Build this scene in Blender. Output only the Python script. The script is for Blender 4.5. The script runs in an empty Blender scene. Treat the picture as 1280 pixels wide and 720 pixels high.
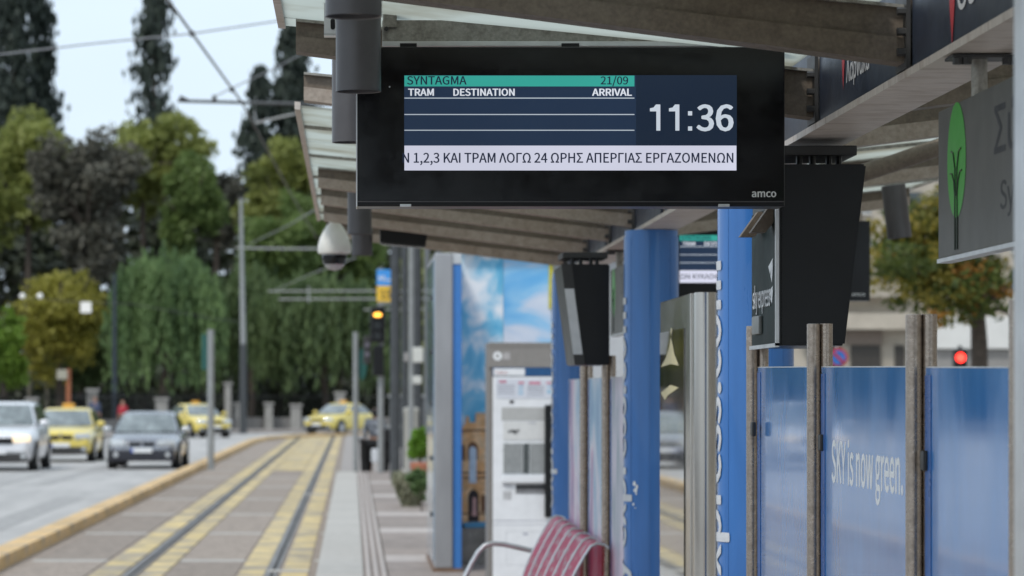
import bpy, bmesh, math, random
import numpy as np
from mathutils import Vector, Matrix
from bpy_extras import mesh_utils

scene = bpy.context.scene
COL = scene.collection
R = math.radians
# ------------------------------------------------------------------ camera
F = 4000.0; VX = 440.0; VY = 494.0; EYE = 1.85
cam_d = bpy.data.cameras.new('camera')
cam = bpy.data.objects.new('camera', cam_d); COL.objects.link(cam)
cam.location = (0, 0, EYE); cam.rotation_euler = (R(90), 0, 0)
cam_d.sensor_width = 36; cam_d.lens = F * 36 / 1280
cam_d.shift_x = (640 - VX) / 1280; cam_d.shift_y = -(360 - VY) / 1280
cam_d.clip_start = .1; cam_d.clip_end = 4000
cam_d.dof.use_dof = True; cam_d.dof.focus_distance = 9.0
cam_d.dof.aperture_fstop = 6.2
scene.camera = cam
# ------------------------------------------------------------------ light
SUN_EL, SUN_AZ = 52, 215          # azimuth: direction the light comes from, clockwise from +Y
w = bpy.data.worlds.new('World'); scene.world = w; w.use_nodes = True
nt = w.node_tree; nt.nodes.clear()
def N(t, ty, **k):
    n = t.nodes.new(ty)
    for a, b in k.items():
        if a.startswith('i_'):
            key = a[2:]
            key = int(key) if key.isdigit() else key.replace('_', ' ')
            n.inputs[key].default_value = b
        else: setattr(n, a, b)
    return n
sky = N(nt, 'ShaderNodeTexSky', sky_type='NISHITA', sun_disc=False, sun_elevation=R(SUN_EL), sun_rotation=R(SUN_AZ), dust_density=2.0, air_density=1.0)
tc = N(nt, 'ShaderNodeTexCoord')
mp = N(nt, 'ShaderNodeMapping'); mp.inputs['Scale'].default_value = (1, 1, 2.6)
ns = N(nt, 'ShaderNodeTexNoise'); ns.inputs['Scale'].default_value = 3.2; ns.inputs['Detail'].default_value = 6
cr = N(nt, 'ShaderNodeValToRGB'); cr.color_ramp.elements[0].position = .40; cr.color_ramp.elements[1].position = .62
cr.color_ramp.elements[0].color = (.82, .82, .82, 1); cr.color_ramp.elements[1].color = (.95, .95, .95, 1)
mx = N(nt, 'ShaderNodeMix', data_type='RGBA'); mx.inputs[7].default_value = (7.3, 8.6, 9.9, 1)
bg = N(nt, 'ShaderNodeBackground'); bg.inputs['Strength'].default_value = .12
wo = N(nt, 'ShaderNodeOutputWorld')
nt.links.new(tc.outputs['Generated'], mp.inputs[0]); nt.links.new(mp.outputs[0], ns.inputs['Vector'])
nt.links.new(ns.outputs[0], cr.inputs[0]); nt.links.new(cr.outputs[0], mx.inputs[0])
nt.links.new(sky.outputs[0], mx.inputs[6]); nt.links.new(mx.outputs[2], bg.inputs[0]); nt.links.new(bg.outputs[0], wo.inputs[0])
sl = bpy.data.lights.new('sun', 'SUN'); sl.energy = 1.9; sl.angle = R(11); sl.color = (1, .96, .9)
so = bpy.data.objects.new('sun', sl); COL.objects.link(so)
a, e = R(SUN_AZ), R(SUN_EL)
so.rotation_euler = Vector((-math.sin(a) * math.cos(e), -math.cos(a) * math.cos(e), -math.sin(e))).to_track_quat('-Z', 'Y').to_euler()
so.location = (0, 0, 30)
scene.view_settings.view_transform = 'Standard'; scene.view_settings.look = 'None'
scene.view_settings.exposure = 0.0; scene.view_settings.gamma = 1
scene.render.engine = 'CYCLES'
scene.cycles.use_denoising = True
scene.cycles.max_bounces = 8; scene.cycles.transparent_max_bounces = 12
scene.cycles.sample_clamp_indirect = 6
# ------------------------------------------------------------------ helpers
def W(px, py, D): return Vector(((px - VX) * D / F, D, EYE - (py - VY) * D / F))
def XX(px, D): return (px - VX) * D / F
def ZZ(py, D): return EYE - (py - VY) * D / F
def lin(r, g, b):
    def f(c):
        c /= 255
        return c / 12.92 if c < .04045 else ((c + .055) / 1.055) ** 2.4
    return (f(r), f(g), f(b), 1)
MATS = {}
def mat(name, col, rough=.6, metal=0, var=.15, scale=6, bump=0, bscale=40, coat=0, emit=None, es=0, col2=None, lo=.45, hi=.6, rnd=0, spec=.5, stretch=None, trans=0):
    """procedural material: colour broken up by noise, optional second colour in patches, random tone per object, bump"""
    if name in MATS: return MATS[name]
    m = bpy.data.materials.new(name); m.use_nodes = True; t = m.node_tree
    b = t.nodes['Principled BSDF']
    if len(col) == 3: col = (*col, 1)
    b.inputs['Roughness'].default_value = rough; b.inputs['Metallic'].default_value = metal
    b.inputs['Coat Weight'].default_value = coat; b.inputs['Specular IOR Level'].default_value = spec
    tx = N(t, 'ShaderNodeTexCoord'); mpn = N(t, 'ShaderNodeMapping')
    if stretch: mpn.inputs['Scale'].default_value = stretch
    t.links.new(tx.outputs['Object'], mpn.inputs[0])
    n1 = N(t, 'ShaderNodeTexNoise'); n1.inputs['Scale'].default_value = scale; n1.inputs['Detail'].default_value = 7; n1.inputs['Roughness'].default_value = .62
    t.links.new(mpn.outputs[0], n1.inputs['Vector'])
    base = N(t, 'ShaderNodeMix', data_type='RGBA'); base.inputs[6].default_value = col
    if col2 is not None:
        c2 = col2 if len(col2) == 4 else (*col2, 1)
        base.inputs[7].default_value = c2
        rr = N(t, 'ShaderNodeMapRange'); rr.inputs[1].default_value = lo; rr.inputs[2].default_value = hi
        t.links.new(n1.outputs[0], rr.inputs[0]); t.links.new(rr.outputs[0], base.inputs[0])
    else: base.inputs[0].default_value = 0
    n2 = N(t, 'ShaderNodeTexNoise'); n2.inputs['Scale'].default_value = scale * 3.7; n2.inputs['Detail'].default_value = 6
    t.links.new(mpn.outputs[0], n2.inputs['Vector'])
    v = N(t, 'ShaderNodeMapRange'); v.inputs[1].default_value = .3; v.inputs[2].default_value = .7; v.inputs[3].default_value = 1 - var; v.inputs[4].default_value = 1 + var
    t.links.new(n2.outputs[0], v.inputs[0])
    val = v.outputs[0]
    if rnd:
        oi = N(t, 'ShaderNodeObjectInfo'); r2 = N(t, 'ShaderNodeMapRange'); r2.inputs[3].default_value = 1 - rnd; r2.inputs[4].default_value = 1 + rnd
        t.links.new(oi.outputs['Random'], r2.inputs[0]); mm = N(t, 'ShaderNodeMath', operation='MULTIPLY')
        t.links.new(val, mm.inputs[0]); t.links.new(r2.outputs[0], mm.inputs[1]); val = mm.outputs[0]
    vm = N(t, 'ShaderNodeVectorMath', operation='SCALE')
    t.links.new(base.outputs[2], vm.inputs[0]); t.links.new(val, vm.inputs['Scale'])
    t.links.new(vm.outputs[0], b.inputs['Base Color'])
    rg = N(t, 'ShaderNodeMapRange'); rg.inputs[1].default_value = .3; rg.inputs[2].default_value = .7
    rg.inputs[3].default_value = max(.02, rough - .08); rg.inputs[4].default_value = min(1, rough + .08)
    t.links.new(n1.outputs[0], rg.inputs[0]); t.links.new(rg.outputs[0], b.inputs['Roughness'])
    if bump:
        n3 = N(t, 'ShaderNodeTexNoise'); n3.inputs['Scale'].default_value = bscale; n3.inputs['Detail'].default_value = 5
        t.links.new(mpn.outputs[0], n3.inputs['Vector'])
        bp = N(t, 'ShaderNodeBump'); bp.inputs['Strength'].default_value = bump; bp.inputs['Distance'].default_value = .01
        t.links.new(n3.outputs[0], bp.inputs['Height']); t.links.new(bp.outputs[0], b.inputs['Normal'])
    if emit is not None:
        b.inputs['Emission Color'].default_value = emit if len(emit) == 4 else (*emit, 1); b.inputs['Emission Strength'].default_value = es
    if trans: b.inputs['Transmission Weight'].default_value = trans
    MATS[name] = m
    return m

def tag(o, label=None, cat=None, group=None, kind=None):
    if label: o['label'] = label
    if cat: o['category'] = cat
    if group: o['group'] = group
    if kind: o['kind'] = kind
    return o
def thing(name, label, cat, loc=(0, 0, 0), group=None, rz=0):
    o = bpy.data.objects.new(name, None); COL.objects.link(o)
    o.location = loc; o.rotation_euler = (0, 0, rz); o.empty_display_size = .1
    return tag(o, label, cat, group)
def root_loc(p):
    v = Vector((0, 0, 0))
    while p is not None: v += Vector(p.location); p = p.parent
    return v
def link_mesh(me, name, m=None, parent=None, local=False):
    o = bpy.data.objects.new(name, me); COL.objects.link(o)
    if m is not None: me.materials.clear(); me.materials.append(m)
    if parent is not None:
        o.parent = parent
        if not local:
            off = root_loc(parent)
            me.transform(Matrix.Translation(-off))
    return o
def dup(o, parent=None, loc=None, rz=None, label=None, group=None):
    c = o.copy(); COL.objects.link(c)
    if parent is not None: c.parent = parent
    if loc is not None: c.location = loc
    if rz is not None: c.rotation_euler = (0, 0, rz)
    if label: c['label'] = label
    if group: c['group'] = group
    for ch in list(o.children): dup(ch, c)
    return c
class MB:
    def __init__(s): s.bm = bmesh.new()
    def box(s, x0, x1, y0, y1, z0, z1, bev=0, mtx=None):
        r = bmesh.ops.create_cube(s.bm, size=1)
        vs = r['verts']
        M = Matrix.Translation(((x0 + x1) / 2, (y0 + y1) / 2, (z0 + z1) / 2)) @ Matrix.Diagonal((abs(x1 - x0), abs(y1 - y0), abs(z1 - z0), 1))
        bmesh.ops.transform(s.bm, matrix=(mtx @ M) if mtx else M, verts=vs)
        if bev:
            es = list({e for v in vs for e in v.link_edges})
            bmesh.ops.bevel(s.bm, geom=es, offset=bev, segments=2, affect='EDGES', profile=.6)
        return s
    def cyl(s, p0, p1, r0, r1=None, seg=16, caps=True):
        p0, p1 = Vector(p0), Vector(p1); d = p1 - p0; L = d.length
        if r1 is None: r1 = r0
        M = Matrix.Translation((p0 + p1) / 2) @ d.to_track_quat('Z', 'Y').to_matrix().to_4x4()
        bmesh.ops.create_cone(s.bm, cap_ends=caps, segments=seg, radius1=r0, radius2=max(r1, 1e-4), depth=L, matrix=M)
        return s
    def tube(s, pts, r, seg=8):
        pts = [Vector(p) for p in pts]; rings = []
        rr = r if isinstance(r, (list, tuple)) else [r] * len(pts)
        up = Vector((0, 0, 1))
        for i, p in enumerate(pts):
            d = (pts[min(i + 1, len(pts) - 1)] - pts[max(i - 1, 0)]).normalized()
            u = d.cross(up)
            if u.length < .1: u = d.cross(Vector((1, 0, 0)))
            u.normalize(); v = u.cross(d)
            rings.append([s.bm.verts.new(p + (u * math.cos(2 * math.pi * k / seg) + v * math.sin(2 * math.pi * k / seg)) * rr[i]) for k in range(seg)])
        for a, b in zip(rings, rings[1:]):
            for k in range(seg): s.bm.faces.new((a[k], a[(k + 1) % seg], b[(k + 1) % seg], b[k]))
        s.bm.faces.new(rings[0][::-1]); s.bm.faces.new(rings[-1])
        return s
    def prism(s, pts, ext):
        ext = Vector(ext)
        a = [s.bm.verts.new(Vector(p)) for p in pts]; b = [s.bm.verts.new(Vector(p) + ext) for p in pts]
        s.bm.faces.new(a); s.bm.faces.new(b[::-1]); n = len(a)
        for k in range(n): s.bm.faces.new((a[k], b[k], b[(k + 1) % n], a[(k + 1) % n]))
        return s
    def face(s, pts): s.bm.faces.new([s.bm.verts.new(Vector(p)) for p in pts]); return s
    def lathe(s, c, prof, seg=24, a0=0, a1=2 * math.pi):
        c = Vector(c); full = abs(a1 - a0 - 2 * math.pi) < 1e-6; n = seg if full else seg + 1
        rings = [[s.bm.verts.new(c + Vector((r * math.cos(a0 + (a1 - a0) * k / seg), r * math.sin(a0 + (a1 - a0) * k / seg), z))) for k in range(n)] for r, z in prof]
        for a, b in zip(rings, rings[1:]):
            for k in range(seg): s.bm.faces.new((a[k], a[(k + 1) % n], b[(k + 1) % n], b[k]))
        return s
    def sphere(s, c, r, sx=1, sy=1, sz=1, seg=14):
        bmesh.ops.create_uvsphere(s.bm, u_segments=seg, v_segments=max(6, seg * 2 // 3), radius=r, matrix=Matrix.Translation(c) @ Matrix.Diagonal((sx, sy, sz, 1)))
        return s
    def build(s, name, m, parent=None, smooth=False, local=False, label=None, fixn=True):
        if fixn: bmesh.ops.recalc_face_normals(s.bm, faces=s.bm.faces)
        me = bpy.data.meshes.new(name); s.bm.to_mesh(me); s.bm.free()
        if smooth:
            me.polygons.foreach_set('use_smooth', [True] * len(me.polygons))
            try: me.set_sharp_from_angle(angle=R(38))
            except Exception: pass
        o = link_mesh(me, name, m, parent, local)
        if label: o['label'] = label
        return o
# -- text: real letter geometry from the built-in font, mapped onto a surface
_txt = {}
def grotesque():
    '''the sans-serif that ships with Blender; its default font if that is missing'''
    try:
        import os
        return bpy.data.fonts.load(os.path.join(bpy.utils.system_resource('DATAFILES', path='fonts'), 'Noto Sans CJK Regular.woff2'))
    except Exception: return None
FONT = grotesque()
def text_data(s, bold=0.0):
    key = (s, bold)
    if key in _txt: return _txt[key]
    def ev(st):
        c = bpy.data.curves.new('lettering', 'FONT'); c.body = st; c.size = 1; c.offset = bold; c.resolution_u = 3; c.fill_mode = 'FRONT'
        if FONT and not set(s) & set('ύάίόέή'): c.font = FONT
        o = bpy.data.objects.new('lettering', c); COL.objects.link(o)
        bpy.context.view_layer.update()
        dg = bpy.context.evaluated_depsgraph_get(); me = o.evaluated_get(dg).to_mesh()
        V = [tuple(v.co) for v in me.vertices]; Fc = [tuple(p.vertices) for p in me.polygons]
        o.evaluated_get(dg).to_mesh_clear(); bpy.data.objects.remove(o); bpy.data.curves.remove(c)
        return V, Fc
    V, Fc = ev(s)
    H, _ = ev('H'); cap = max(v[1] for v in H) - min(v[1] for v in H)
    x0 = min(v[0] for v in V); x1 = max(v[0] for v in V)
    V = [((v[0] - x0) / (x1 - x0), v[1] / cap) for v in V]
    _txt[key] = (V, Fc, (x1 - x0) / cap); return _txt[key]
def text(s, fn, m, parent, bold=0.0, name='lettering', clipx=None, nrm=(0, -1, 0), slices=0):
    """fn(u 0..1 along the line, v in cap heights) -> world point; bold thickens the strokes with shifted layers"""
    V, Fc, asp = text_data(s)
    bm = bmesh.new()
    sh = [(0, 0)] if not bold else [(bold * .9 * math.cos(a_), bold * .55 * math.sin(a_)) for a_ in [k_ * math.pi / 4 for k_ in range(8)]]
    for li, (du, dv) in enumerate(sh):
        vs = [bm.verts.new((v[0] + du / asp, v[1] + dv, li)) for v in V]
        for f in Fc:
            try: bm.faces.new([vs[i] for i in f])
            except ValueError: pass
    if slices:
        for q in range(-6, 24):
            bmesh.ops.bisect_plane(bm, geom=bm.verts[:] + bm.edges[:] + bm.faces[:], plane_co=(0, q * .06, 0), plane_no=(0, 1, 0))
    if clipx is not None:
        bmesh.ops.bisect_plane(bm, geom=bm.verts[:] + bm.edges[:] + bm.faces[:], plane_co=(clipx, 0, 0), plane_no=(1, 0, 0), clear_inner=True)
    nv = Vector(nrm) * .00025
    for v in bm.verts: v.co = fn(v.co.x, v.co.y) + nv * v.co.z
    me = bpy.data.meshes.new(name); bm.to_mesh(me); bm.free()
    return link_mesh(me, name, m, parent)
def flat_text(s, px0, px1, pyb, capx, D, m, parent, bold=0.0, clip=None):
    k = D / F
    fn = lambda u, v: Vector(((px0 + u * (px1 - px0) - VX) * k, D, EYE - (pyb - v * capx - VY) * k))
    return text(s, fn, m, parent, bold, clipx=None if clip is None else (clip - px0) / (px1 - px0))
def pxbox(mb, x0, x1, y0, y1, D, thick, bev=0):
    """a box whose front face covers that part of the plane at distance D"""
    return mb.box(XX(x0, D), XX(x1, D), D, D + thick, ZZ(y1, D), ZZ(y0, D), bev)
def pxpoly(mb, pts, D, thick): return mb.prism([W(x, y, D) for x, y in pts], (0, thick, 0))

# ------------------------------------------------------------------ materials
M_black = mat('black_plastic', (.006, .006, .0065), .34, var=.12, scale=3, spec=.35)
M_bezel = mat('black_glass', (.0045, .0045, .005), .16, var=.1, spec=.4, col2=(.009, .009, .0095), lo=.5, hi=.7, scale=9)
M_dark = mat('dark_grey_paint', (.035, .034, .033), .55, scale=5)
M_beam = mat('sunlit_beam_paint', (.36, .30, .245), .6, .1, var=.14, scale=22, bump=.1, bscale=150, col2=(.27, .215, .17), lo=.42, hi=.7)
M_steel = mat('galvanised_steel', (.30, .285, .25), .5, .35, var=.16, scale=32, bump=.1, bscale=160, col2=(.20, .185, .16), lo=.45, hi=.68)
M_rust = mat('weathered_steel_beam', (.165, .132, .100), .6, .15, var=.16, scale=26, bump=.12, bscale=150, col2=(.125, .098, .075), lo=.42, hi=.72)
M_pale = mat('pale_beam_paint', (.52, .46, .41), .5, .0, var=.12, scale=5, col2=(.33, .26, .21), lo=.52, hi=.75, stretch=(1, 3, 1))
M_stain = mat('brushed_stainless', (.50, .47, .43), .2, 1.0, var=.02, scale=1.2)
M_tube = mat('speckled_steel_tube', (.40, .335, .28), .3, .85, var=.14, scale=40, bump=.06, bscale=160, col2=(.28, .23, .19), lo=.45, hi=.75)
M_lamp = mat('grey_lamp_paint', (.085, .08, .082), .42, .3, var=.08, scale=4)
M_blue = mat('blue_column_paint', (.030, .145, .43), .3, 0, var=.07, scale=2.2, col2=(.036, .165, .47), lo=.4, hi=.6, coat=.3, stretch=(3, 3, .3))
M_white = mat('white_print', (.76, .77, .78), .5, var=.04)
M_panel = mat('blue_gloss_panel', (.065, .26, .64), .15, 0, var=.05, scale=2.5, coat=.25, spec=.5, col2=(.075, .285, .68), lo=.4, hi=.62, stretch=(1, 1.5, .6), bump=.02, bscale=9)
M_navy = mat('navy_fascia_paint', (.012, .019, .036), .45, var=.15, scale=5)
M_alu = mat('silver_aluminium', (.62, .62, .62), .38, .8, var=.08, scale=5)
M_grey = mat('grey_plastic', (.30, .29, .28), .5, var=.06)
M_white_paint = mat('white_machine_paint', (.74, .75, .77), .4, var=.05, scale=3)

# ================================================================== SETTING
PZ = .25   # platform level
def ground_sheet(name, pts, z, m, label=None, kind='structure', parent=None, cut=None):
    mb = MB(); mb.face([(x, y, z) for x, y in pts]); o = mb.build(name, m, parent)
    if parent is None: tag(o, label, kind=kind)
    return o
M_soil = mat('soil', (.045, .035, .025), .95, var=.3, scale=.6)
M_asph = mat('worn_asphalt', (.43, .415, .40), .9, var=.10, scale=.7, bump=.25, bscale=25, col2=(.36, .35, .34), lo=.42, hi=.6, stretch=(1, .12, 1), spec=.3)
ground_sheet('ground', [(-900, -60), (900, -60), (900, 3000), (-900, 3000)], -.03, M_soil, 'dark bare earth under the trees and far beyond')
road = ground_sheet('road', [(-30, -20), (-3.9, -20), (-3.9, 146), (60, 149), (60, 170), (-30, 170)], 0.0, M_asph, 'worn pale grey asphalt avenue left of the tram track')
# repaired strips on the road
M_asph2 = mat('dark_asphalt_patch', (.32, .31, .30), .9, var=.12, scale=2, stretch=(1, .2, 1))
mb = MB()
for (x0, x1, y0, y1) in [(-7.4, -7.15, 20, 76), (-5.3, -4.8, 34, 58), (-10.3, -10.1, 20, 130), (-6.6, -6.2, 66, 99)]:
    mb.face([(x0, y0, .004), (x1, y0, .004), (x1, y1, .004), (x0, y1, .004)])
mb.build('asphalt_patch', M_asph2, road)
# track bed: sections of block paving between concrete joints
M_pave = mat('brown_grey_block_paving', (.29, .235, .192), .85, var=.28, scale=5, bump=.5, bscale=30, col2=(.225, .185, .153), rnd=.10)
M_joint = mat('pale_concrete', (.40, .375, .34), .85, var=.15, scale=3)
M_yel = mat('worn_yellow_concrete', (.56, .43, .20), .8, var=.22, scale=1.1, bump=.3, bscale=30, col2=(.31, .265, .205), lo=.44, hi=.60, rnd=.06)
M_yel2 = mat('bright_yellow_edge', (.48, .37, .17), .8, var=.14, scale=1.2, col2=(.38, .31, .2), lo=.4, hi=.65)
M_kerb = mat('yellow_kerb_paint', (.60, .40, .18), .75, var=.18, scale=2.5, col2=(.34, .28, .22), lo=.48, hi=.7, rnd=.12)
M_rail = mat('rail_steel', (.15, .13, .115), .4, .6, var=.15, scale=4, stretch=(1, .1, 1))
M_groove = mat('rail_groove', (.02, .018, .017), .9)
track = ground_sheet('tram_track', [(-3.86, -20), (-.29, -20), (-.29, 146.5), (-3.86, 146)], 0.0, M_pave, 'grooved tram rails set in brown block paving with yellow edge bands')
ytrans = [20.0, 27.6, 35.4, 42.4, 49.2, 56.5, 63.9, 71.2, 78.6, 86.0, 93.5, 101, 109, 117, 125, 133, 145.5]
def slab(x0, x1, y0, y1, m, nm):
    return MB().box(x0, x1, y0, y1, -.05, .010).build(nm, m, track)
LR, RR = -2.30, -.865
for a_, b_ in zip(ytrans, ytrans[1:]):
    mm_ = M_pave if a_ < 98 else M_yel2
    slab(-3.55, LR - .43, a_ + .45, b_, M_pave, 'paving_slab')
    slab(LR + .40, RR - .33, a_ + .45, b_, M_pave if a_ < 78 else M_yel, 'paving_slab')
    slab(RR + .45, -.36, a_ + .45, b_, M_pave, 'paving_slab')
for y in ytrans[1:-1]:
    for (x0, x1) in [(-3.55, LR - .43), (LR + .40, RR - .33), (RR + .45, -.36)]:
        MB().box(x0, x1, y + .01, y + .44, -.05, .0105).build('joint_strip', M_joint, track)
for i in range(len(ytrans) - 1):
    a_, b_ = ytrans[i], ytrans[i + 1]
    for (x0, x1) in [(LR - .37, LR - .07), (LR + .13, LR + .37), (RR - .30, RR - .04), (RR + .14, RR + .41)]:
        MB().box(x0, x1, a_ + .02, b_ - .01, -.05, .013).build('yellow_band', M_yel, track)
for y in (78.1, 86.0, 98.5):
    MB().box(LR + .36, RR - .31, y, y + 2.3 if y > 80 else y + 1.6, -.05, .016).build('yellow_band', M_yel2, track)
for x in (LR, RR):
    MB().box(x - .035, x + .03, -20, 146, -.05, .019).build('rail', M_rail, track)
    MB().box(x + .03, x + .062, -20, 146, -.05, .005).build('rail_groove', M_groove, track)
    MB().box(x + .062, x + .095, -20, 146, -.05, .017).build('rail_guard', M_rail, track)
for y in [33.2, 59]:
    MB().box(RR - .02, RR + .42, y, y + .35, -.05, .022).build('drain_grate', M_joint, track)
# kerb between road and track
kerb = tag(bpy.data.objects.new('kerb', None), 'raised yellow kerb stones dividing the road from the tram track', kind='structure'); COL.objects.link(kerb)
kp = [(-3.85, y) for y in range(14, 122, 2)]
kp += [(-3.83, 122), (-3.75, 126), (-3.55, 130), (-3.2, 134), (-2.7, 137.5), (-2.1, 140.5), (-1.3, 143), (-.3, 145), (1, 146.3), (3, 147.2), (6, 147.8), (10, 148.2), (15, 148.5)]
for (x0, y0), (x1, y1) in zip(kp, kp[1:]):
    d = Vector((x1 - x0, y1 - y0, 0)); L = d.length; rot = math.atan2(d.y, d.x) - math.pi / 2
    mb = MB(); mb.box(-.15, .15, .01, L - .01, -.05, .15, .022)
    o = mb.build('kerb_stone', M_kerb, kerb, local=True); o.location = (x0, y0, 0); o.rotation_euler = (0, 0, rot)
# platform
M_edge = mat('pale_platform_edge', (.42, .395, .36), .8, var=.1, scale=3, bump=.2, rnd=.05)
M_tile = mat('platform_paving_slab', (.275, .228, .20), .82, var=.15, scale=4, bump=.25, rnd=.09, col2=(.22, .185, .165), lo=.45, hi=.65)
M_tile2 = mat('pale_paving_slab', (.42, .37, .34), .8, var=.12, scale=4, rnd=.05)
mb = MB(); mb.box(-.30, 3.35, -3, 67, -.05, PZ - .03)
plat = tag(mb.build('tram_platform', M_joint), 'raised tram stop platform with pale edge and brown slabs', kind='structure')
for i in range(70):
    y = -3 + i
    MB().box(-.32, .10, y + .006, y + .994, .0, PZ).build('edge_stone', M_edge, plat)
for j, x in enumerate((.13, .20, .27)):
    MB().box(x, x + .035, -3, 67, .1, PZ + .004).build('tactile_rib', M_tile2, plat)
MB().box(.105, .32, -3, 67, .1, PZ - .012).build('tactile_bed', M_tile, plat)
tile_me = None
for i in range(54):
    for j in range(3):
        y = -3 + i * 1.3
        m_ = M_tile2 if i in (26, 31, 35, 41, 47) else M_tile
        MB().box(.33 + j * 1.0, .33 + j * 1.0 + .985, y + .01, y + 1.29, .1, PZ).build('paving_slab', m_, plat)
# pavement beyond platform
M_side = mat('far_pavement', (.30, .27, .25), .85, var=.15, scale=1.5)
mb = MB(); mb.face([(-.28, 67, .06), (14, 67, .06), (14, 148, .06), (3, 146.6, .06), (.3, 145, .06), (-.28, 144, .06)])
tag(mb.build('pavement', M_side), 'brownish pavement past the end of the platform', kind='structure')
mb = MB(); mb.prism([(-60, 131, 0), (-11.6, 133, 0), (-9.6, 138, 0), (-8.3, 147, 0), (-5.2, 155.5, 0), (0, 158, 0), (40, 160, 0), (40, 176, 0), (-60, 176, 0)], (0, 0, .14))
tag(mb.build('far_pavement', M_side), 'pavement in front of the park fence across the avenue', kind='structure')
mb = MB(); mb.face([(3.5, -20, .002), (60, -20, .002), (60, 100, .002), (3.5, 100, .002)])
tag(mb.build('side_road', M_asph), 'asphalt carriageway right of the tram stop', kind='structure')

# ================================================================== TRAM SHELTER
shel = thing('tram_shelter', 'steel tram shelter with two-winged rib canopy over the platform', 'shelter', (1.4, 12, PZ))
XC = 1.40
ribs = [1.65, 3.2, 4.75, 6.3, 7.85, 9.4, 10.95, 12.5, 14.05, 15.6, 17.15, 18.7, 20.25]
def rib_z(x):                      # underside of the rib, rising outwards from the centre on both wings
    d = abs(x - XC); return EYE + .81 + .128 * d
def make_rib(y, side):
    xs = [(XC - .04, XC - 1.565), (XC + .04, XC + 1.565)][side]
    x0, x1 = xs
    z0, z1 = rib_z(x0), rib_z(x1)
    t0, t1 = .135, .088
    mb = MB(); mb.prism([(x0, y + .02, z0 + .004), (x1, y + .02, z1 + .004), (x1, y + .02, z1 + t1), (x0, y + .02, z0 + t0)], (0, .06, 0))
    bm_ = M_beam if y > 10.5 else M_rust  # far ribs take a paler copy with sunlight put into its colour
    r = mb.build('rib', M_rust, shel)
    mb = MB(); mb.prism([(x0, y, z0), (x1, y, z1), (x1, y, z1 + t1 * .52), (x0, y, z0 + t0 * .45)], (0, .10, 0)); mb.build('bottom_chord', bm_, r)
    mb = MB(); mb.prism([(x0, y, z0 + t0), (x1, y, z1 + t1), (x1, y, z1 + t1 + .008), (x0, y, z0 + t0 + .008)], (0, .10, 0)); mb.build('top_flange', M_steel, r)
    # bolted end plate at the centre beam
    s_ = -1 if side == 0 else 1
    mb = MB(); mb.box(XC + s_ * .040 - .005, XC + s_ * .040 + .005, y - .03, y + .13, EYE + .80, EYE + 1.0); mb.build('end_plate', M_dark, r)
    for zz in (.84, .89, .94):
        for yy in (-.015, .115):
            MB().cyl((XC + s_ * .044, y + yy, EYE + zz), (XC + s_ * .066, y + yy, EYE + zz), .010, seg=6).build('bolt', M_dark, r)
    return r
left_ribs = [1.65, 3.2, 4.75, 6.3, 7.85, 9.4, 10.95, 15.5, 16.9, 18.5, 20.25]
for y in left_ribs: make_rib(y, 0)
for y in [1.65, 3.2, 4.75, 6.3, 7.85, 9.4, 10.95, 14.05, 17.0, 18.6, 20.25]: make_rib(y, 1)
MB().tube([W(1070, 219, 12.6), W(1120, 203, 12.6), W(1185, 180, 12.6)], .035, 12).build('drain_pipe', M_rust, shel, smooth=True)
# translucent roof panels, one sheet per bay and wing, with thin aluminium joints
def roof_mat():
    m = bpy.data.materials.new('translucent_roof_sheet'); m.use_nodes = True; t = m.node_tree; t.nodes.clear()
    out = N(t, 'ShaderNodeOutputMaterial'); tr = N(t, 'ShaderNodeBsdfTranslucent'); gl = N(t, 'ShaderNodeBsdfGlossy'); gl.inputs['Roughness'].default_value = .2
    gl.inputs['Color'].default_value = (.6, .65, .63, 1)
    tc_ = N(t, 'ShaderNodeTexCoord'); n1 = N(t, 'ShaderNodeTexNoise'); n1.inputs['Scale'].default_value = 2.2; n1.inputs['Detail'].default_value = 6
    c = N(t, 'ShaderNodeValToRGB'); c.color_ramp.elements[0].color = (.42, .40, .33, 1); c.color_ramp.elements[1].color = (.62, .645, .61, 1)
    c.color_ramp.elements[0].position = .32; c.color_ramp.elements[1].position = .55
    t.links.new(tc_.outputs['Object'], n1.inputs['Vector']); t.links.new(n1.outputs[0], c.inputs[0]); t.links.new(c.outputs[0], tr.inputs['Color'])
    mx_ = N(t, 'ShaderNodeMixShader'); mx_.inputs[0].default_value = .06
    t.links.new(tr.outputs[0], mx_.inputs[1]); t.links.new(gl.outputs[0], mx_.inputs[2])
    tp = N(t, 'ShaderNodeBsdfTransparent'); m2 = N(t, 'ShaderNodeMixShader'); m2.inputs[0].default_value = .08
    t.links.new(mx_.outputs[0], m2.inputs[1]); t.links.new(tp.outputs[0], m2.inputs[2]); t.links.new(m2.outputs[0], out.inputs[0])
    return m
M_roof = roof_mat()
def rtop(x): d = abs(x - XC); return rib_z(x) + .150 - .047 * d / 1.525
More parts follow.
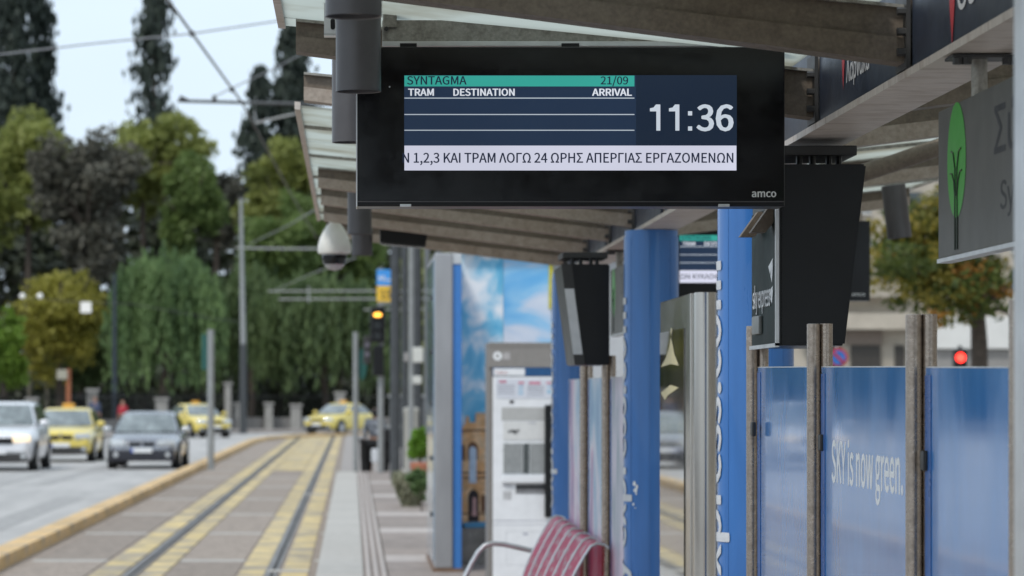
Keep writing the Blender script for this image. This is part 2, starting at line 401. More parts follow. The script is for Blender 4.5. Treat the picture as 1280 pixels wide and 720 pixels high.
for sd in (-1, 1):
    bays = list(zip(ribs, ribs[1:])) if sd > 0 else [b_ for b_ in zip(left_ribs, left_ribs[1:]) if b_[1] < 9.5 or b_[0] > 15] + [(9.4, 9.62), (12.35, 14.0), (14.0, 15.5)]
    for y0, y1 in bays:
        xa, xb = XC + sd * .1, XC + sd * 1.60
        mb = MB(); mb.prism([(xa, y0 + .06, rtop(xa)), (xb, y0 + .06, rtop(xb)), (xb, y1 + .04, rtop(xb)), (xa, y1 + .04, rtop(xa))], (0, 0, .008)); mb.build('roof_sheet', M_roof, shel)
        mb = MB(); mb.prism([(xb, y0 + .02, rtop(xb) - .012), (xb + sd * .022, y0 + .02, rtop(xb) - .010), (xb + sd * .022, y1 + .02, rtop(xb) - .010), (xb, y1 + .02, rtop(xb) - .012)], (0, 0, .03)); mb.build('edge_rail', M_pale, shel)
        for f_ in ((.5,) if y1 - y0 > 1 else ()):
            yy = y0 + (y1 - y0) * f_
            xo = XC + sd * .35
            mb = MB(); mb.prism([(xo, yy, rtop(xo) - .002), (xb - sd * .003, yy, rtop(xb) - .002), (xb - sd * .003, yy, rtop(xb) - .016), (xo, yy, rtop(xo) - .016)], (0, .022, 0)); mb.build('roof_batten', M_steel, shel)
# centre beam: pale wide bottom flange + navy fascia plates
for y0, y1 in zip(ribs, ribs[1:]):
    mb = MB(); mb.box(XC - .043, XC + .13, y0 + .005, y1 + .0, EYE + .778, EYE + .797); mb.build('beam_flange', M_pale, shel)
    mb = MB(); mb.box(XC - .032, XC - .02, y0 + .14, y1 - .04, EYE + .800, EYE + 1.06); mb.build('fascia_plate', M_navy, shel)
MB().box(XC - .018, XC + .03, ribs[0], ribs[-1], EYE + .798, EYE + 1.05).build('centre_beam', M_rust, shel)
# columns
M_seam = mat('dark_blue_seam', (.03, .12, .33), .4)
M_colw = mat('column_lettering_white', (.60, .61, .63), .5, var=.06)
def column(cx, cy, r):
    base = PZ; top = EYE + .776
    mb = MB(); mb.lathe((cx, cy, 0), [(0, base), (r, base), (r, top - .03), (r - .004, top - .03), (r - .004, top - .0), (0, top)], 48)
    c = mb.build('column', M_blue, shel, smooth=True)
    for th in (-38, 8, 52):
        t_ = R(th); q = (cx - (r + .0003) * math.sin(t_), cy - (r + .0003) * math.cos(t_))
        MB().cyl((*q, base + .03), (*q, top - .04), .0009, seg=6).build('seam', M_seam, c)
    # lettering wrapped round the column, reading upwards
    _, _, asp = text_data('sky express.com')
    L = 1.53; top_t = EYE + .452; capm = L / asp * .98
    th0 = R(70)
    def fn(u, v):
        th = th0 + v * capm / r
        return Vector((cx - (r + .002) * math.sin(th), cy - (r + .002) * math.cos(th), top_t - L + u * L))
    text('sky express.com', fn, M_colw, c, .05, nrm=(-1, -.4, 0), slices=1)
    # thin base collar
    MB().lathe((cx, cy, 0), [(r + .001, base + .004), (r + .03, base + .004), (r + .03, base + .02), (r + .001, base + .03)], 32).build('base_collar', M_steel, c)
    return c
c3 = column(XX(944.5, 10.95), 10.95, .13)
c2 = column(XX(814, 15.1), 15.1, .129)
c1 = column(XX(715, 20.35), 20.35, .13)
column(1.40, 5.0 - 1.2, .13)
# paint chips on the middle column
mb = MB()
rr_ = random.Random(4)
for (px, py, s) in [(794, 604, .012), (797, 608, .010), (795, 613, .012), (796, 617, .006), (793, 631, .007), (795, 635, .004)]:
    p = W(px, py, 15.1 - .129); cxx = XX(814, 15.1); th = math.asin((cxx - p.x) / .129)
    ps = []
    for k in range(9):
        a_ = 2 * math.pi * k / 9; q = s * rr_.uniform(.5, 1.1)
        t_ = th + q * math.cos(a_) / .129
        ps.append((cxx - .1312 * math.sin(t_), 15.1 - .1312 * math.cos(t_), p.z + q * 1.2 * math.sin(a_)))
    mb.face(ps)
mb.build('paint_chip', M_white, c2)
# level hanger beam above the departure display
mb = MB(); mb.box(XX(478, 9.14), XX(982, 9.14), 9.14, 9.20, ZZ(57.5, 9.14), ZZ(25, 9.14), .003)
hang = mb.build('hanger_beam', M_steel, shel)
mb = MB(); mb.box(XX(478, 9.137), XX(977, 9.137), 9.128, 9.14, ZZ(58, 9.137), ZZ(52, 9.137), .001); mb.build('beam_lip', M_alu, hang)
mb = MB(); mb.box(XX(479, 9.12), XX(496, 9.12), 9.13, 9.21, ZZ(34, 9.12), ZZ(-30, 9.12), .003); mb.build('hanger_bracket', M_steel, hang)
MB().cyl(W(483, 36, 9.14), W(483, 36, 9.12), .007, seg=6).build('bolt', M_dark, hang)
for (x0, x1) in [(500, 521), (702, 724), (906, 928)]:
    mb = MB(); pxbox(mb, x0, x1, 54, 59, 9.115, .01); mb.build('clip', M_black, hang)
# black cable looping over the hanger beam
pts = [W(x, y, 9.17) for x, y in [(597, 27), (600, 22), (610, 20), (628, 20), (648, 22.5), (664, 23), (680, 20.5), (700, 19), (716, 20.5), (726, 26)]]
tag(MB().tube(pts, .0032, 6).build('cable', M_black, smooth=True), 'black cable looping along the top of the steel beam above the big display', 'cable')

# ceiling lamps under the left wing edge
def make_lamp(cx, y, zb, r, L, label, first=None, tilt=0):
    if first is not None:
        o = dup(first, loc=(cx, y, zb), label=label); o.rotation_euler = (0, tilt, 0); return o
    t = thing('ceiling_lamp', label, 'lamp', (cx, y, zb), 'cylindrical grey lamps hanging under the canopy edges')
    MB().lathe((0, 0, 0), [(r * .93, .012), (r * .93, .002), (r, 0), (r, L), (r * .5, L + .006), (0, L + .006)], 40).build('lamp_body', M_lamp, t, smooth=True, local=True)
    MB().lathe((0, 0, 0), [(0, .010), (r * .93, .012)], 40).build('lens', mat('lamp_lens', (.22, .2, .18), .25), t, local=True)
    MB().cyl((0, .02, L), (0, .02, L + .03), .008, seg=8).build('stem', M_steel, t, local=True)
    return t
RL = .0615
lamp0 = make_lamp(XX(442, 6.95), 6.95, EYE + .822, RL, .27, 'grey cylinder lamp cut by the top edge of the photo, largest and nearest of all')
for px, D, lb in [(448, 8.7, 'grey cylinder lamp overlapping the top left corner of the big departure display'),
                  (438.5, 10.45, 'grey cylinder lamp half hidden behind the upper left edge of the big display'),
                  (449.5, 16.4, 'grey cylinder lamp at the lower left corner of the big display'),
                  (452.5, 18.9, 'smallest grey cylinder lamp, lowest under the left canopy edge')]:
    make_lamp(XX(px, D), D, EYE + .825, RL, .26, lb, lamp0)
make_lamp(2.79, 16.3, EYE + .80, RL, .21, 'dark tilted cylinder lamp under the right canopy wing left of the tram stop name board', lamp0, tilt=R(-7))
make_lamp(2.72, 19.2, EYE + .80, RL, .21, 'dark cylinder lamp mostly hidden behind the second display under the right wing', lamp0, tilt=R(-7))
# slotted bracket by the first lamps
br = thing('slotted_bracket', 'pale slotted metal bracket beside the cylinder lamp at the canopy edge', 'bracket', W(412, 45, 9.0))
mb = MB()
pts = [W(x, y, 9.0) for x, y in [(405, -10), (421, -10), (421, 42), (405, 42)]]
mb.prism(pts, (0, .012, 0)); mb.box(XX(405, 9), XX(421, 9), 9.0, 9.05, ZZ(44.5, 9), ZZ(43, 9)); mb.build('plate', M_alu, br)
mb = MB(); c_ = W(416, 30, 8.997)
mb.prism([c_ + Vector((.0065 * math.cos(t_) , 0, .0065 * math.sin(t_) + (.009 if math.sin(t_) > 0 else -.009))) for t_ in [k * math.pi / 8 for k in range(16)]], (0, .002, 0)); mb.build('slot', M_black, br)

# ================================================================== DISPLAYS
def emis(name, col, s=1.0):
    m = bpy.data.materials.new(name); m.use_nodes = True; t = m.node_tree; b = t.nodes['Principled BSDF']
    b.inputs['Base Color'].default_value = (.01, .01, .01, 1); b.inputs['Roughness'].default_value = .25; b.inputs['Specular IOR Level'].default_value = .25
    tx = N(t, 'ShaderNodeTexCoord'); n = N(t, 'ShaderNodeTexNoise'); n.inputs['Scale'].default_value = 1.7
    t.links.new(tx.outputs['Object'], n.inputs['Vector'])
    mr = N(t, 'ShaderNodeMapRange'); mr.inputs[1].default_value = .3; mr.inputs[2].default_value = .7; mr.inputs[3].default_value = s * .86; mr.inputs[4].default_value = s * 1.12
    t.links.new(n.outputs[0], mr.inputs[0]); t.links.new(mr.outputs[0], b.inputs['Emission Strength'])
    b.inputs['Emission Color'].default_value = col
    return m
E_navy = emis('screen_navy', lin(36, 54, 80), .8); E_navy2 = emis('screen_dark_navy', lin(26, 41, 62), .8)
E_teal = emis('screen_teal', lin(52, 160, 148)); E_white = emis('screen_white', lin(208, 210, 228)); E_line = emis('screen_line', lin(186, 196, 208))
E_txt = emis('screen_text_white', lin(214, 220, 230)); E_ink = emis('screen_ink', lin(24, 34, 58)); E_clock = emis('screen_clock', lin(198, 208, 220))
D1 = 9.0
d1 = thing('departure_display', 'large black departure display showing 11:36 hanging under the tram shelter canopy', 'display', W(713, 259, D1))
hb = MB(); pxbox(hb, 446, 981, 58.5, 258, D1, .13, .004); hb.build('housing', M_black, d1)
mb = MB(); mb.box(XX(447.5, D1), XX(979.5, D1), D1 - .0035, D1 + .001, ZZ(251, D1), ZZ(60, D1)); mb.build('front_glass', M_bezel, d1)
mb = MB(); mb.box(XX(445.2, D1), XX(446.6, D1), D1 - .004, D1 + .13, ZZ(258, D1), ZZ(58, D1)); mb.build('side_trim', M_alu, d1)
mb = MB(); mb.box(XX(447, D1), XX(980, D1), D1 - .006, D1 - .001, ZZ(252.6, D1), ZZ(251.5, D1)); mb.build('bottom_trim', M_lamp, d1)
for x in (507, 905):
    mb = MB(); pxbox(mb, x - 7, x + 7, 255, 258.5, D1 - .006, .01, .001); mb.build('latch', M_alu, d1)
def screen(parent, full=True):
    D = D1 - .005
    s = MB(); pxbox(s, 505, 921, 94, 213, D, .001); s = s.build('screen', E_navy, parent)
    mb = MB(); pxbox(mb, 795, 921, 94, 182, D - .0008, .0006); mb.build('clock_area', E_navy2, s)
    mb = MB(); pxbox(mb, 505.5, 793, 94.5, 108, D - .0010, .0006); mb.build('header_bar', E_teal, s)
    for y in (122.6, 143.1, 162.8):
        mb = MB(); pxbox(mb, 505.5, 793, y - .55, y + .55, D - .0010, .0006); mb.build('row_line', E_line, s)
    mb = MB(); pxbox(mb, 505.5, 920.5, 182, 213, D - .0012, .0006); mb.build('ticker_bar', E_white, s)
    Dt = D - .0018
    flat_text('SYNTAGMA', 509, 583, 105.6, 10.2, Dt, E_ink, s, .03)
    flat_text('21/09', 751, 785, 105.4, 9.6, Dt, E_ink, s, .03)
    flat_text('TRAM', 510.5, 542, 119.6, 8.6, Dt, E_txt, s, .055)
    flat_text('DESTINATION', 567, 643, 119.6, 8.6, Dt, E_txt, s, .055)
    flat_text('ARRIVAL', 740.5, 789.5, 119.6, 8.6, Dt, E_txt, s, .055)
    for x in (820.4, 844.2):
        mb = MB(); mb.face([W(px_, py_, Dt) for px_, py_ in [(x + 5, 163.3), (x, 163.3), (x, 139.2), (x - 8, 139.2), (x - 8, 135.4), (x - 3.5, 134.4), (x - .5, 130.6), (x + 5, 130.6)]]); mb.build('lettering', E_clock, s)
    for y in (139, 158):
        mb = MB(); mb.face([W(860, y, Dt), W(865.2, y, Dt), W(865.2, y + 5.3, Dt), W(860, y + 5.3, Dt)]); mb.build('lettering', E_clock, s)
    flat_text('3', 871.6, 891.4, 163.0, 31.4, Dt, E_clock, s, .042)
    flat_text('6', 895.8, 915.8, 163.0, 31.4, Dt, E_clock, s, .042)
    flat_text('N 1,2,3 KAI TPAM ΛOΓΩ 24 ΩPHΣ AΠEPΓIAΣ EPΓAZOMENΩN', 503.2, 916.5, 203.3, 12, Dt, E_ink, s, .03)
    MB().box(XX(495, D), XX(505.2, D), D - .0032, D + .001, ZZ(214, D), ZZ(93, D)).build('bezel_lip', M_bezel, s)
    return s
screen(d1)
flat_text('amco', 940, 970, 246.2, 9.0, D1 - .0045, mat('pale_logo_print', (.62, .62, .6), .5, var=.03), d1, .05)
MB().cyl(W(487, 108.5, D1), W(487, 108.5, D1 - .006), .0022, seg=8).build('sensor', M_alu, d1)
# second display, farther along under the right wing: same unit, own message
d2 = thing('departure_display', 'smaller second departure display seen between the blue columns', 'display', (0, 0, 0))
D2 = 18.0; k2 = .5
def q2(px, py, dy=0): return Vector(((954 - VX) * D2 / F + (px - 714) * D1 / F, D2 + dy, EYE - (py - VY) * D1 / F))
def box2(x0, x1, y0, y1, dy, th, nm, m, par):
    a_, b_ = q2(x0, y1, dy), q2(x1, y0, dy)
    return MB().box(a_.x, b_.x, a_.y, a_.y + th, a_.z, b_.z).build(nm, m, par)
box2(446, 981, 58, 258, 0, .13, 'housing', M_black, d2)
s2 = box2(505, 921, 94, 213, -.004, .003, 'screen', E_navy, d2)
box2(505, 793, 94, 108, -.006, .001, 'header_bar', E_teal, s2)
for y in (122.6, 143, 163): box2(505, 793, y - .8, y + .8, -.006, .001, 'row_line', E_line, s2)
box2(505, 921, 182, 213, -.006, .001, 'ticker_bar', E_white, s2)
def ft2(s, x0, x1, yb, cap, m, par, b=.02):
    text(s, lambda u, v: q2(x0 + u * (x1 - x0), yb - v * cap, -.009), m, par, b)
ft2('TRAM', 512, 543, 119.6, 8.6, E_txt, s2, .05); ft2('DESTINATION', 567, 643, 119.6, 8.6, E_txt, s2, .05); ft2('SYNTAGMA', 509, 583, 105.6, 10, E_ink, s2)
ft2('ΩN KYKΛOΦOPIAKΩN', 507, 680, 203.3, 12, E_ink, s2)
ft2('amco', 935, 968, 246.2, 9.5, MATS['pale_logo_print'], d2, .05)
for x in (520, 900):
    box2(x - 15, x + 15, 20, 58, .03, .05, 'hanger', M_dark, d2)

# ------------------------------------------------------ hanging ad monitors (black tapered boxes)
def hung_monitor(D, px0, px1, py0, py1, taper_side, L, label):
    """box hung under the centre beam; the screen side leans inward at the bottom"""
    x0, x1 = XX(px0, D), XX(px1, D); z0, z1 = ZZ(py1, D), ZZ(py0, D)
    t = thing('hanging_monitor', label, 'monitor', ((x0 + x1) / 2, D + L / 2, z0), 'black monitors hung under the centre beam of the shelter')
    tp = .065
    if taper_side > 0: prof = [(x0, z0), (x1 - tp, z0), (x1, z1), (x0, z1)]
    else: prof = [(x0 + tp, z0), (x1, z0), (x1, z1), (x0, z1)]
    mb = MB(); mb.prism([(x, D, z) for x, z in prof], (0, L, 0))
    bmesh.ops.bevel(mb.bm, geom=list(mb.bm.edges), offset=.006, segments=2, affect='EDGES')
    mb.build('housing', M_black, t)
    xm = (x0 + x1) / 2
    MB().box(xm - .11, xm + .11, D + .05, D + .4, z1 + .03, z1 + .06, .004).build('mounting_plate', M_dark, t)
    for dx in (-.06, -.02, .03, .06):
        MB().cyl((xm + dx, D + .09, z1 - .002), (xm + dx, D + .09, z1 + .032), .010, seg=8).build('mounting_bolt', M_black, t)
    return t, x0, x1, z0, z1, tp
t, x0, x1, z0, z1, tp = hung_monitor(9.62, 975, 1083, 205, 432, 1, .66, 'big black monitor housing with sky express advert right of the large display')
M_ad = mat('dark_green_advert', (.012, .022, .021), .5, var=.3, scale=3, col2=(.022, .032, .033), lo=.5, hi=.7, spec=.06)
mb = MB(); mb.box(x0 - .006, x0 - .001, 9.65, 10.25, z0 + .01, z1 - .12); ad = mb.build('advert_panel', M_ad, t)
MB().box(x0 - .012, x0 - .001, 9.63, 9.645, z0, z1 - .12).build('panel_trim', M_alu, t)
MB().box(x0 - .012, x0 - .001, 9.63, 10.27, z0 - .004, z0 + .008).build('panel_trim', M_alu, t)
# lettering on the left face: far end reads first (left in the picture)
ya, yb = 10.20, 9.78
text('sky express', lambda u, v: Vector((x0 - .008, ya + u * (yb - ya), ZZ(383, 9.9) + v * .066)), M_white, ad, .03, nrm=(-1, 0, 0))
for (zc, sc) in ((.0, 1.0), (-.075, .72)):
    zb_ = ZZ(337, 9.75) + zc
    mb = MB(); mb.face([(x0 - .008, 9.83, zb_ + .012 * sc), (x0 - .008, 9.72, zb_ + .035 * sc), (x0 - .008, 9.78, zb_ - .018 * sc)])
    mb.face([(x0 - .008, 9.79, zb_ - .012 * sc), (x0 - .008, 9.72, zb_ + .025 * sc), (x0 - .008, 9.745, zb_ - .04 * sc)])
    mb.build('bird_mark', M_white, ad)
mb = MB(); mb.box(x0 - .018, x0 - .006, 9.99, 10.16, ZZ(418, 10.07), ZZ(395, 10.07), .005); mb.build('lock_cover', mat('grey_rubber', (.22, .23, .22), .5), t, smooth=True)
for yy in (9.72, 9.98):
    mb = MB(); mb.prism([(x0 - .02, yy, ZZ(258, 9.7)), (x0 - .075, yy, ZZ(290, 9.7)), (x0 - .075 + .045, yy, ZZ(290, 9.7)), (x0 + .03, yy, ZZ(258, 9.7))], (0, .06, 0)); mb.build('louvre', M_rust, t)
t2, a0, a1, b0, b1, tp2 = hung_monitor(15.5, 703, 762, 330, 456, -1, .66, 'black monitor housing leaning beside the far blue column')
mb = MB()
def sx(z): return a0 + tp2 * (1 - (z - b0) / (b1 - b0)) - .006
zA, zB = b0 + .05, b1 - .12
mb = MB(); mb.prism([(sx(zA), 15.49, zA), (sx(zB), 15.49, zB), (sx(zB) + .045, 15.49, zB), (sx(zA) + .045, 15.49, zA)], (0, .004, 0)); mb.build('screen_reflection', M_alu, t2)  # pale strip stands in for the grey reflection on the leaning screen
mb = MB(); mb.prism([(sx(b0), 15.493, b0), (sx(b1), 15.493, b1), (sx(b1) + .05, 15.493, b1), (sx(b0) + .05, 15.493, b0)], (0, .003, 0)); mb.build('side_frame', M_dark, t2)
# black flat box under the far ribs
fb = thing('floodlight', 'flat black floodlight box under the far canopy ribs', 'floodlight', W(505, 307, 18.9))
mb = MB(); mb.prism([W(475, 287, 18.85), W(534, 293, 18.85), W(532, 308, 18.85), W(475, 303, 18.85)], (0, .22, 0)); mb.build('casing', M_black, fb)
mb = MB(); mb.prism([W(477, 302, 18.9), W(531, 306.5, 18.9), W(531, 309.5, 18.9), W(477, 305, 18.9)], (0, .12, 0)); mb.build('lens', M_bezel, fb)
# fascia lettering
FX = XC - .034
def side_text(s, X, Da, Db, zb, cap, m, par, bold=0.0):
    return text(s, lambda u, v: Vector((X, Da + u * (Db - Da), zb + v * cap)), m, par, bold, nrm=(-.15, 0, 0))
def on_fascia(px): return FX * F / (px - VX)
M_red = mat('red_print', (.35, .02, .03), .5, var=.05)
M_wtext = mat('grey_white_print', (.45, .45, .46), .5, var=.05)
Da, Db = on_fascia(1058), on_fascia(1086.5)
zb = ZZ(102, on_fascia(1060)); capL = .058
side_text('Λάρνακα', FX, Da, Db, zb, capL, M_wtext, shel, .04)
def pin(Dc, zt, s):
    mb = MB(); mb.face([(FX, Dc + s * .45 * math.cos(t_), zt + s * .45 * math.sin(t_)) for t_ in [R(-20) + R(220) * k / 12 for k in range(13)]] + [(FX, Dc, zt - s * 1.5)])
    mb.build('map_pin_mark', M_red, shel)
pin(on_fascia(1054), ZZ(76, on_fascia(1054)), .055)
Dc_ = on_fascia(1197)
side_text('Θεσσαλονίκη', FX, Dc_, Dc_ - 1.05, ZZ(12, on_fascia(1200)), .075, M_wtext, shel, .04)
pin(on_fascia(1190), ZZ(2, on_fascia(1190)), .07)

# ================================================================== STOP NAME BOARDS
def stop_board(D_far, D_near, label):
    X = 1.42; q = .789
    zt, zb_ = EYE + .686, EYE + .330
    t = thing('stop_name_board', label, 'sign', (X, (D_far + D_near) / 2, zb_), 'tram stop name boards hung from the shelter')
    M_brd = mat('grey_sign_board', (.095, .093, .082), .5, .1, var=.12, scale=2, coat=.0)
    MB().box(X, X + .03, D_near, D_far, zb_, zt, .003).build('board', M_brd, t)
    MB().box(X - .003, X + .033, D_near, D_far + .002, zb_ - .011, zb_ - .001).build('bottom_rail', M_alu, t)
    g = mat('green_logo', (.05, .34, .03), .4, var=.05)
    yc = D_far - .30 * q; zc = EYE + .70 * q
    mb = MB(); mb.face([(X - .001, yc + .145 * q * math.cos(a_), zc + .172 * q * math.sin(a_)) for a_ in [2 * math.pi * k / 40 for k in range(40)]])
    lg = mb.build('tree_logo', g, t)
    dk = mat('dark_logo_line', (.015, .03, .015), .4)
    def ln(pts, r=.0022): return MB().tube([(X - .002, y_, z_) for y_, z_ in pts], r, 6).build('logo_line', dk, lg)
    z0 = zb_ + .012
    for s_ in (-1, 1):
        ln([(yc + s_ * .014, z0), (yc + s_ * .014, zc - .085), (yc + s_ * .025, zc - .05), (yc + s_ * .048, zc - .03), (yc + s_ * .07, zc - .028)])
        ln([(yc + s_ * .009, zc - .085), (yc + s_ * .012, zc - .02), (yc + s_ * .035, zc + .018), (yc + s_ * .06, zc + .024)])
    ink = mat('dark_sign_lettering', (.012, .012, .013), .5)
    for st, px, L, zz, cap in (('Σύνταγμα', 1243, .99, .533, .097), ('Syntagma', 1250.5, .62, .407, .061)):
        y0 = X * F / (px - VX) + D_far - 7.75
        text(st, lambda u, v: Vector((X - .0002, y0 - u * L, EYE + zz + v * cap)), ink, t, .03, nrm=(-.15, 0, 0))
    # hanger post and clamp under the centre beam
    py_ = D_far - .43
    MB().cyl((X + .015, py_, zt - .002), (X + .015, py_, EYE + .777), .0185, seg=20).build('hanger_post', M_steel, t, smooth=True)
    MB().box(X - .055, X + .085, py_ - .05, py_ + .05, EYE + .768, EYE + .7745).build('clamp_plate', M_dark, t)
    for dx in (-.038, -.058, .055, .068):
        MB().cyl((X + .015 + dx, py_ - .045, EYE + .752), (X + .015 + dx, py_ - .045, EYE + .7665), .012, seg=8).build('clamp_bolt', M_dark, t)
    return t
sb = stop_board(7.75, 5.75, 'grey tram stop name board with green tree emblem at the right edge of the photo')
stop_board(17.6, 15.95, 'far tram stop name board partly hidden behind the middle blue column')

# ================================================================== PANEL FENCE (posts + coloured panels)
PX = 1.30
rail = thing('panel_fence', 'row of twin steel posts holding glossy blue and printed panels along the platform', 'fence', (PX, 10, PZ))
def fence_post(px, D, top):
    mb = MB()
    x = XX(px, D); r = .0185
    zt = EYE + top
    mb.cyl((x - r * .98, D, PZ), (x - r * .98, D, zt), r, seg=20)
    o = mb.build('post', M_tube, rail, smooth=True)
    mb = MB(); mb.cyl((x + r * .98, D + .004, PZ), (x + r * .98, D + .004, zt + .001), r * .97, seg=20); mb.build('post', M_tube, rail, smooth=True)
    mb = MB(); mb.lathe((x - r, D, 0), [(0, zt + .0006), (r * .8, zt + .0006), (r * .8, zt - .02)], 16); mb.build('post_cap', M_alu, o)
    return x
posts = [(733, 17.7, .205), (761, 16.2, .20), (947, 10.3, .222), (1025, 8.9, .198), (1152, 7.3, .184), (1285, 6.05, .18)]
for px, D, top in posts: fence_post(px, D, top)
def fence_panel(Da, Db, ta, tb, m, gx=0.0):
    x = PX + gx
    mb = MB(); mb.prism([(x, Da, PZ + .12), (x, Db, PZ + .12), (x, Db, EYE + tb), (x, Da, EYE + ta)], (.012, 0, 0))
    o = mb.build('panel', m, rail)
    mb = MB(); mb.prism([(x - .001, Da, EYE + ta), (x - .001, Db, EYE + tb), (x - .001, Db, EYE + tb + .003), (x - .001, Da, EYE + ta + .003)], (.014, 0, 0)); mb.build('panel_edge', M_alu, o)
    # clear strip down the far side, where the print stops short of the post
    mb = MB(); mb.box(x - .002, x - .0005, Da - .07, Da, PZ + .13, EYE + min(ta, tb) - .005); mb.build('edge_strip', mat('deep_blue_strip', (.03, .13, .40), .3), o)
    return o
fence_panel(10.25, 8.95, .088, .078, M_panel)
pB = fence_panel(8.86, 7.35, .077, .064, M_panel)
fence_panel(7.25, 5.9, .062, .05, M_panel)
Da = PX * F / (1040 - VX); Db = PX * F / (1128.6 - VX)
side_text('SKY is now green.', PX - .0001, Da, Db, EYE - .233, .109, mat('bright_white_vinyl', (.86, .87, .88), .4, var=.02), pB, .045)
for px_, y_, z_ in ((1024.5, 8.86, EYE - .131), (1152.5, 7.26, EYE - .148), (940, 10.2, EYE - .108)):
    MB().box(XX(px_, y_) - .006, XX(px_, y_) + .008, y_ - .045, y_ + .0, z_ - .023, z_ + .023, .006).build('clamp', M_dark, rail, smooth=True)
def multi_print(name, cols, scale, stretch):
    m = bpy.data.materials.new(name); m.use_nodes = True; t_ = m.node_tree; b = t_.nodes['Principled BSDF']; b.inputs['Roughness'].default_value = .42
    tx = N(t_, 'ShaderNodeTexCoord'); mp_ = N(t_, 'ShaderNodeMapping'); mp_.inputs['Scale'].default_value = stretch
    n = N(t_, 'ShaderNodeTexNoise'); n.inputs['Scale'].default_value = scale; n.inputs['Detail'].default_value = 5; n.inputs['Distortion'].default_value = .6
    c = N(t_, 'ShaderNodeValToRGB'); els = c.color_ramp.elements
    while len(els) < len(cols): els.new(.5)
    for k, (p, cc) in enumerate(cols): els[k].position = p; els[k].color = cc
    t_.links.new(tx.outputs['Object'], mp_.inputs[0]); t_.links.new(mp_.outputs[0], n.inputs['Vector']); t_.links.new(n.outputs[0], c.inputs[0]); t_.links.new(c.outputs[0], b.inputs['Base Color'])
    return m
M_print1 = multi_print('pink_and_blue_print', [(.30, lin(70, 130, 180)), (.45, lin(150, 185, 210)), (.52, lin(215, 215, 225)), (.60, lin(190, 150, 185)), (.72, lin(60, 110, 160))], 2.2, (1, 1, .5))
M_print2 = multi_print('misty_lilac_print', [(.32, lin(120, 150, 160)), (.48, lin(190, 190, 205)), (.58, lin(215, 205, 220)), (.72, lin(120, 125, 150))], 2.6, (1, 1, .6))
fence_panel(17.6, 16.3, .09, .09, M_print1)
fence_panel(16.1, 15.32, .09, .085, M_print2)
fence_panel(19.2, 17.8, .09, .09, M_print1)

# ================================================================== STEEL POSTER CASE near centre
pcase = thing('poster_case', 'tall brushed steel poster case between the two near blue columns', 'poster case', (PX, 12.4, PZ))
Dn, Df = 11.95, 13.5; xf = 1.30; ztn = EYE + .392
MB().box(xf, xf + .10, 12.3, Df, PZ + .9 - .9 + .04, ztn, .004).build('frame', M_stain, pcase)
MB().box(xf + .006, xf + .09, 12.07, 12.30, PZ + .02, ztn - .003, .002).build('side_frame', M_stain, pcase)
xc = XX(881, 11.97)
MB().cyl((xc, 11.97, PZ), (xc, 11.97, ZZ(365.5, 11.95)), .040, seg=32).build('post', M_stain, pcase, smooth=True)
M_pg = mat('dark_poster_glass', (.045, .045, .038), .06, var=.3, scale=2, col2=(.10, .095, .08), coat=1.0)
gz0, gz1 = PZ + .10, EYE + .262
gl_ = MB().box(xf - .004, xf - .001, 12.50, 13.47, gz0, gz1).build('poster_glass', M_pg, pcase)
M_refl = mat('pale_yellow_reflection', (.62, .52, .26), .4, var=.12, scale=8)  # flat pale yellow shapes paint the reflections on the case glass
def yp(px, X=xf - .006): return X * F / (px - VX)
def glass_reflection(pts):
    mb = MB(); mb.face([(xf - .006, yp(x_), ZZ(y_, yp(x_))) for x_, y_ in pts]); mb.build('painted_reflection', M_refl, gl_)
glass_reflection([(838.5, 421), (841, 432), (843, 443), (848.5, 457), (838, 455), (826, 459), (832, 448), (836, 436)])
glass_reflection([(838, 481), (848, 484.5), (842, 489), (835, 494), (831, 500), (826, 491), (832, 486)])
glass_reflection([(839, 409), (840.5, 412), (839, 421), (838, 414)])
# near pale frame at the right border of the photo
ns_ = thing('poster_case', 'out of focus pale frame of a poster case at the right border of the photo', 'poster case', (1.06, 4.9, PZ))
MB().box(XX(1273.5, 4.9), 1.10, 4.86, 4.94, PZ, 3.6, .004).build('frame', M_alu, ns_)
MB().box(XX(1273.5, 4.9) + .01, 1.09, 3.6, 4.86, PZ + .2, 3.5).build('poster_panel', mat('pale_blue_print', (.45, .55, .66), .3, var=.2, scale=3, col2=(.55, .5, .52)), ns_)

# ================================================================== DOME CAMERA
dc = thing('dome_camera', 'white dome security camera hanging under the left canopy edge', 'camera', W(418, 338, 19.3))
k = 19.3 / F
def z_(py): return ZZ(py, 19.3) - ZZ(338, 19.3)
MB().lathe((0, 0, 0), [(0, z_(268)), (6.5 * k, z_(268)), (6.5 * k, z_(279)), (9 * k, z_(281)), (14 * k, z_(289)), (18 * k, z_(297)), (20.5 * k, z_(306)), (21 * k, z_(314)), (20 * k, z_(317)), (15 * k, z_(318)), (0, z_(318))], 32).build('shell', mat('white_camera_shell', (.66, .65, .6), .4, var=.05), dc, smooth=True, local=True)
MB().lathe((0, 0, 0), [(15 * k, z_(317)), (15.5 * k, z_(322)), (13.5 * k, z_(330)), (8 * k, z_(336.5)), (0, z_(338.5))], 32).build('dome_rim', mat('clear_dome_plastic', (.45, .45, .46), .2, var=.1), dc, smooth=True, local=True)
MB().lathe((0, 0, 0), [(15.7 * k, z_(319)), (15.9 * k, z_(323)), (13.8 * k, z_(330.5))], 20, R(-160), R(-20)).build('lens_window', M_bezel, dc, smooth=True, local=True)
MB().cyl((0, 0, z_(268)), (.03, 0, z_(250)), 4 * k, seg=10).build('bracket', M_alu, dc, local=True)

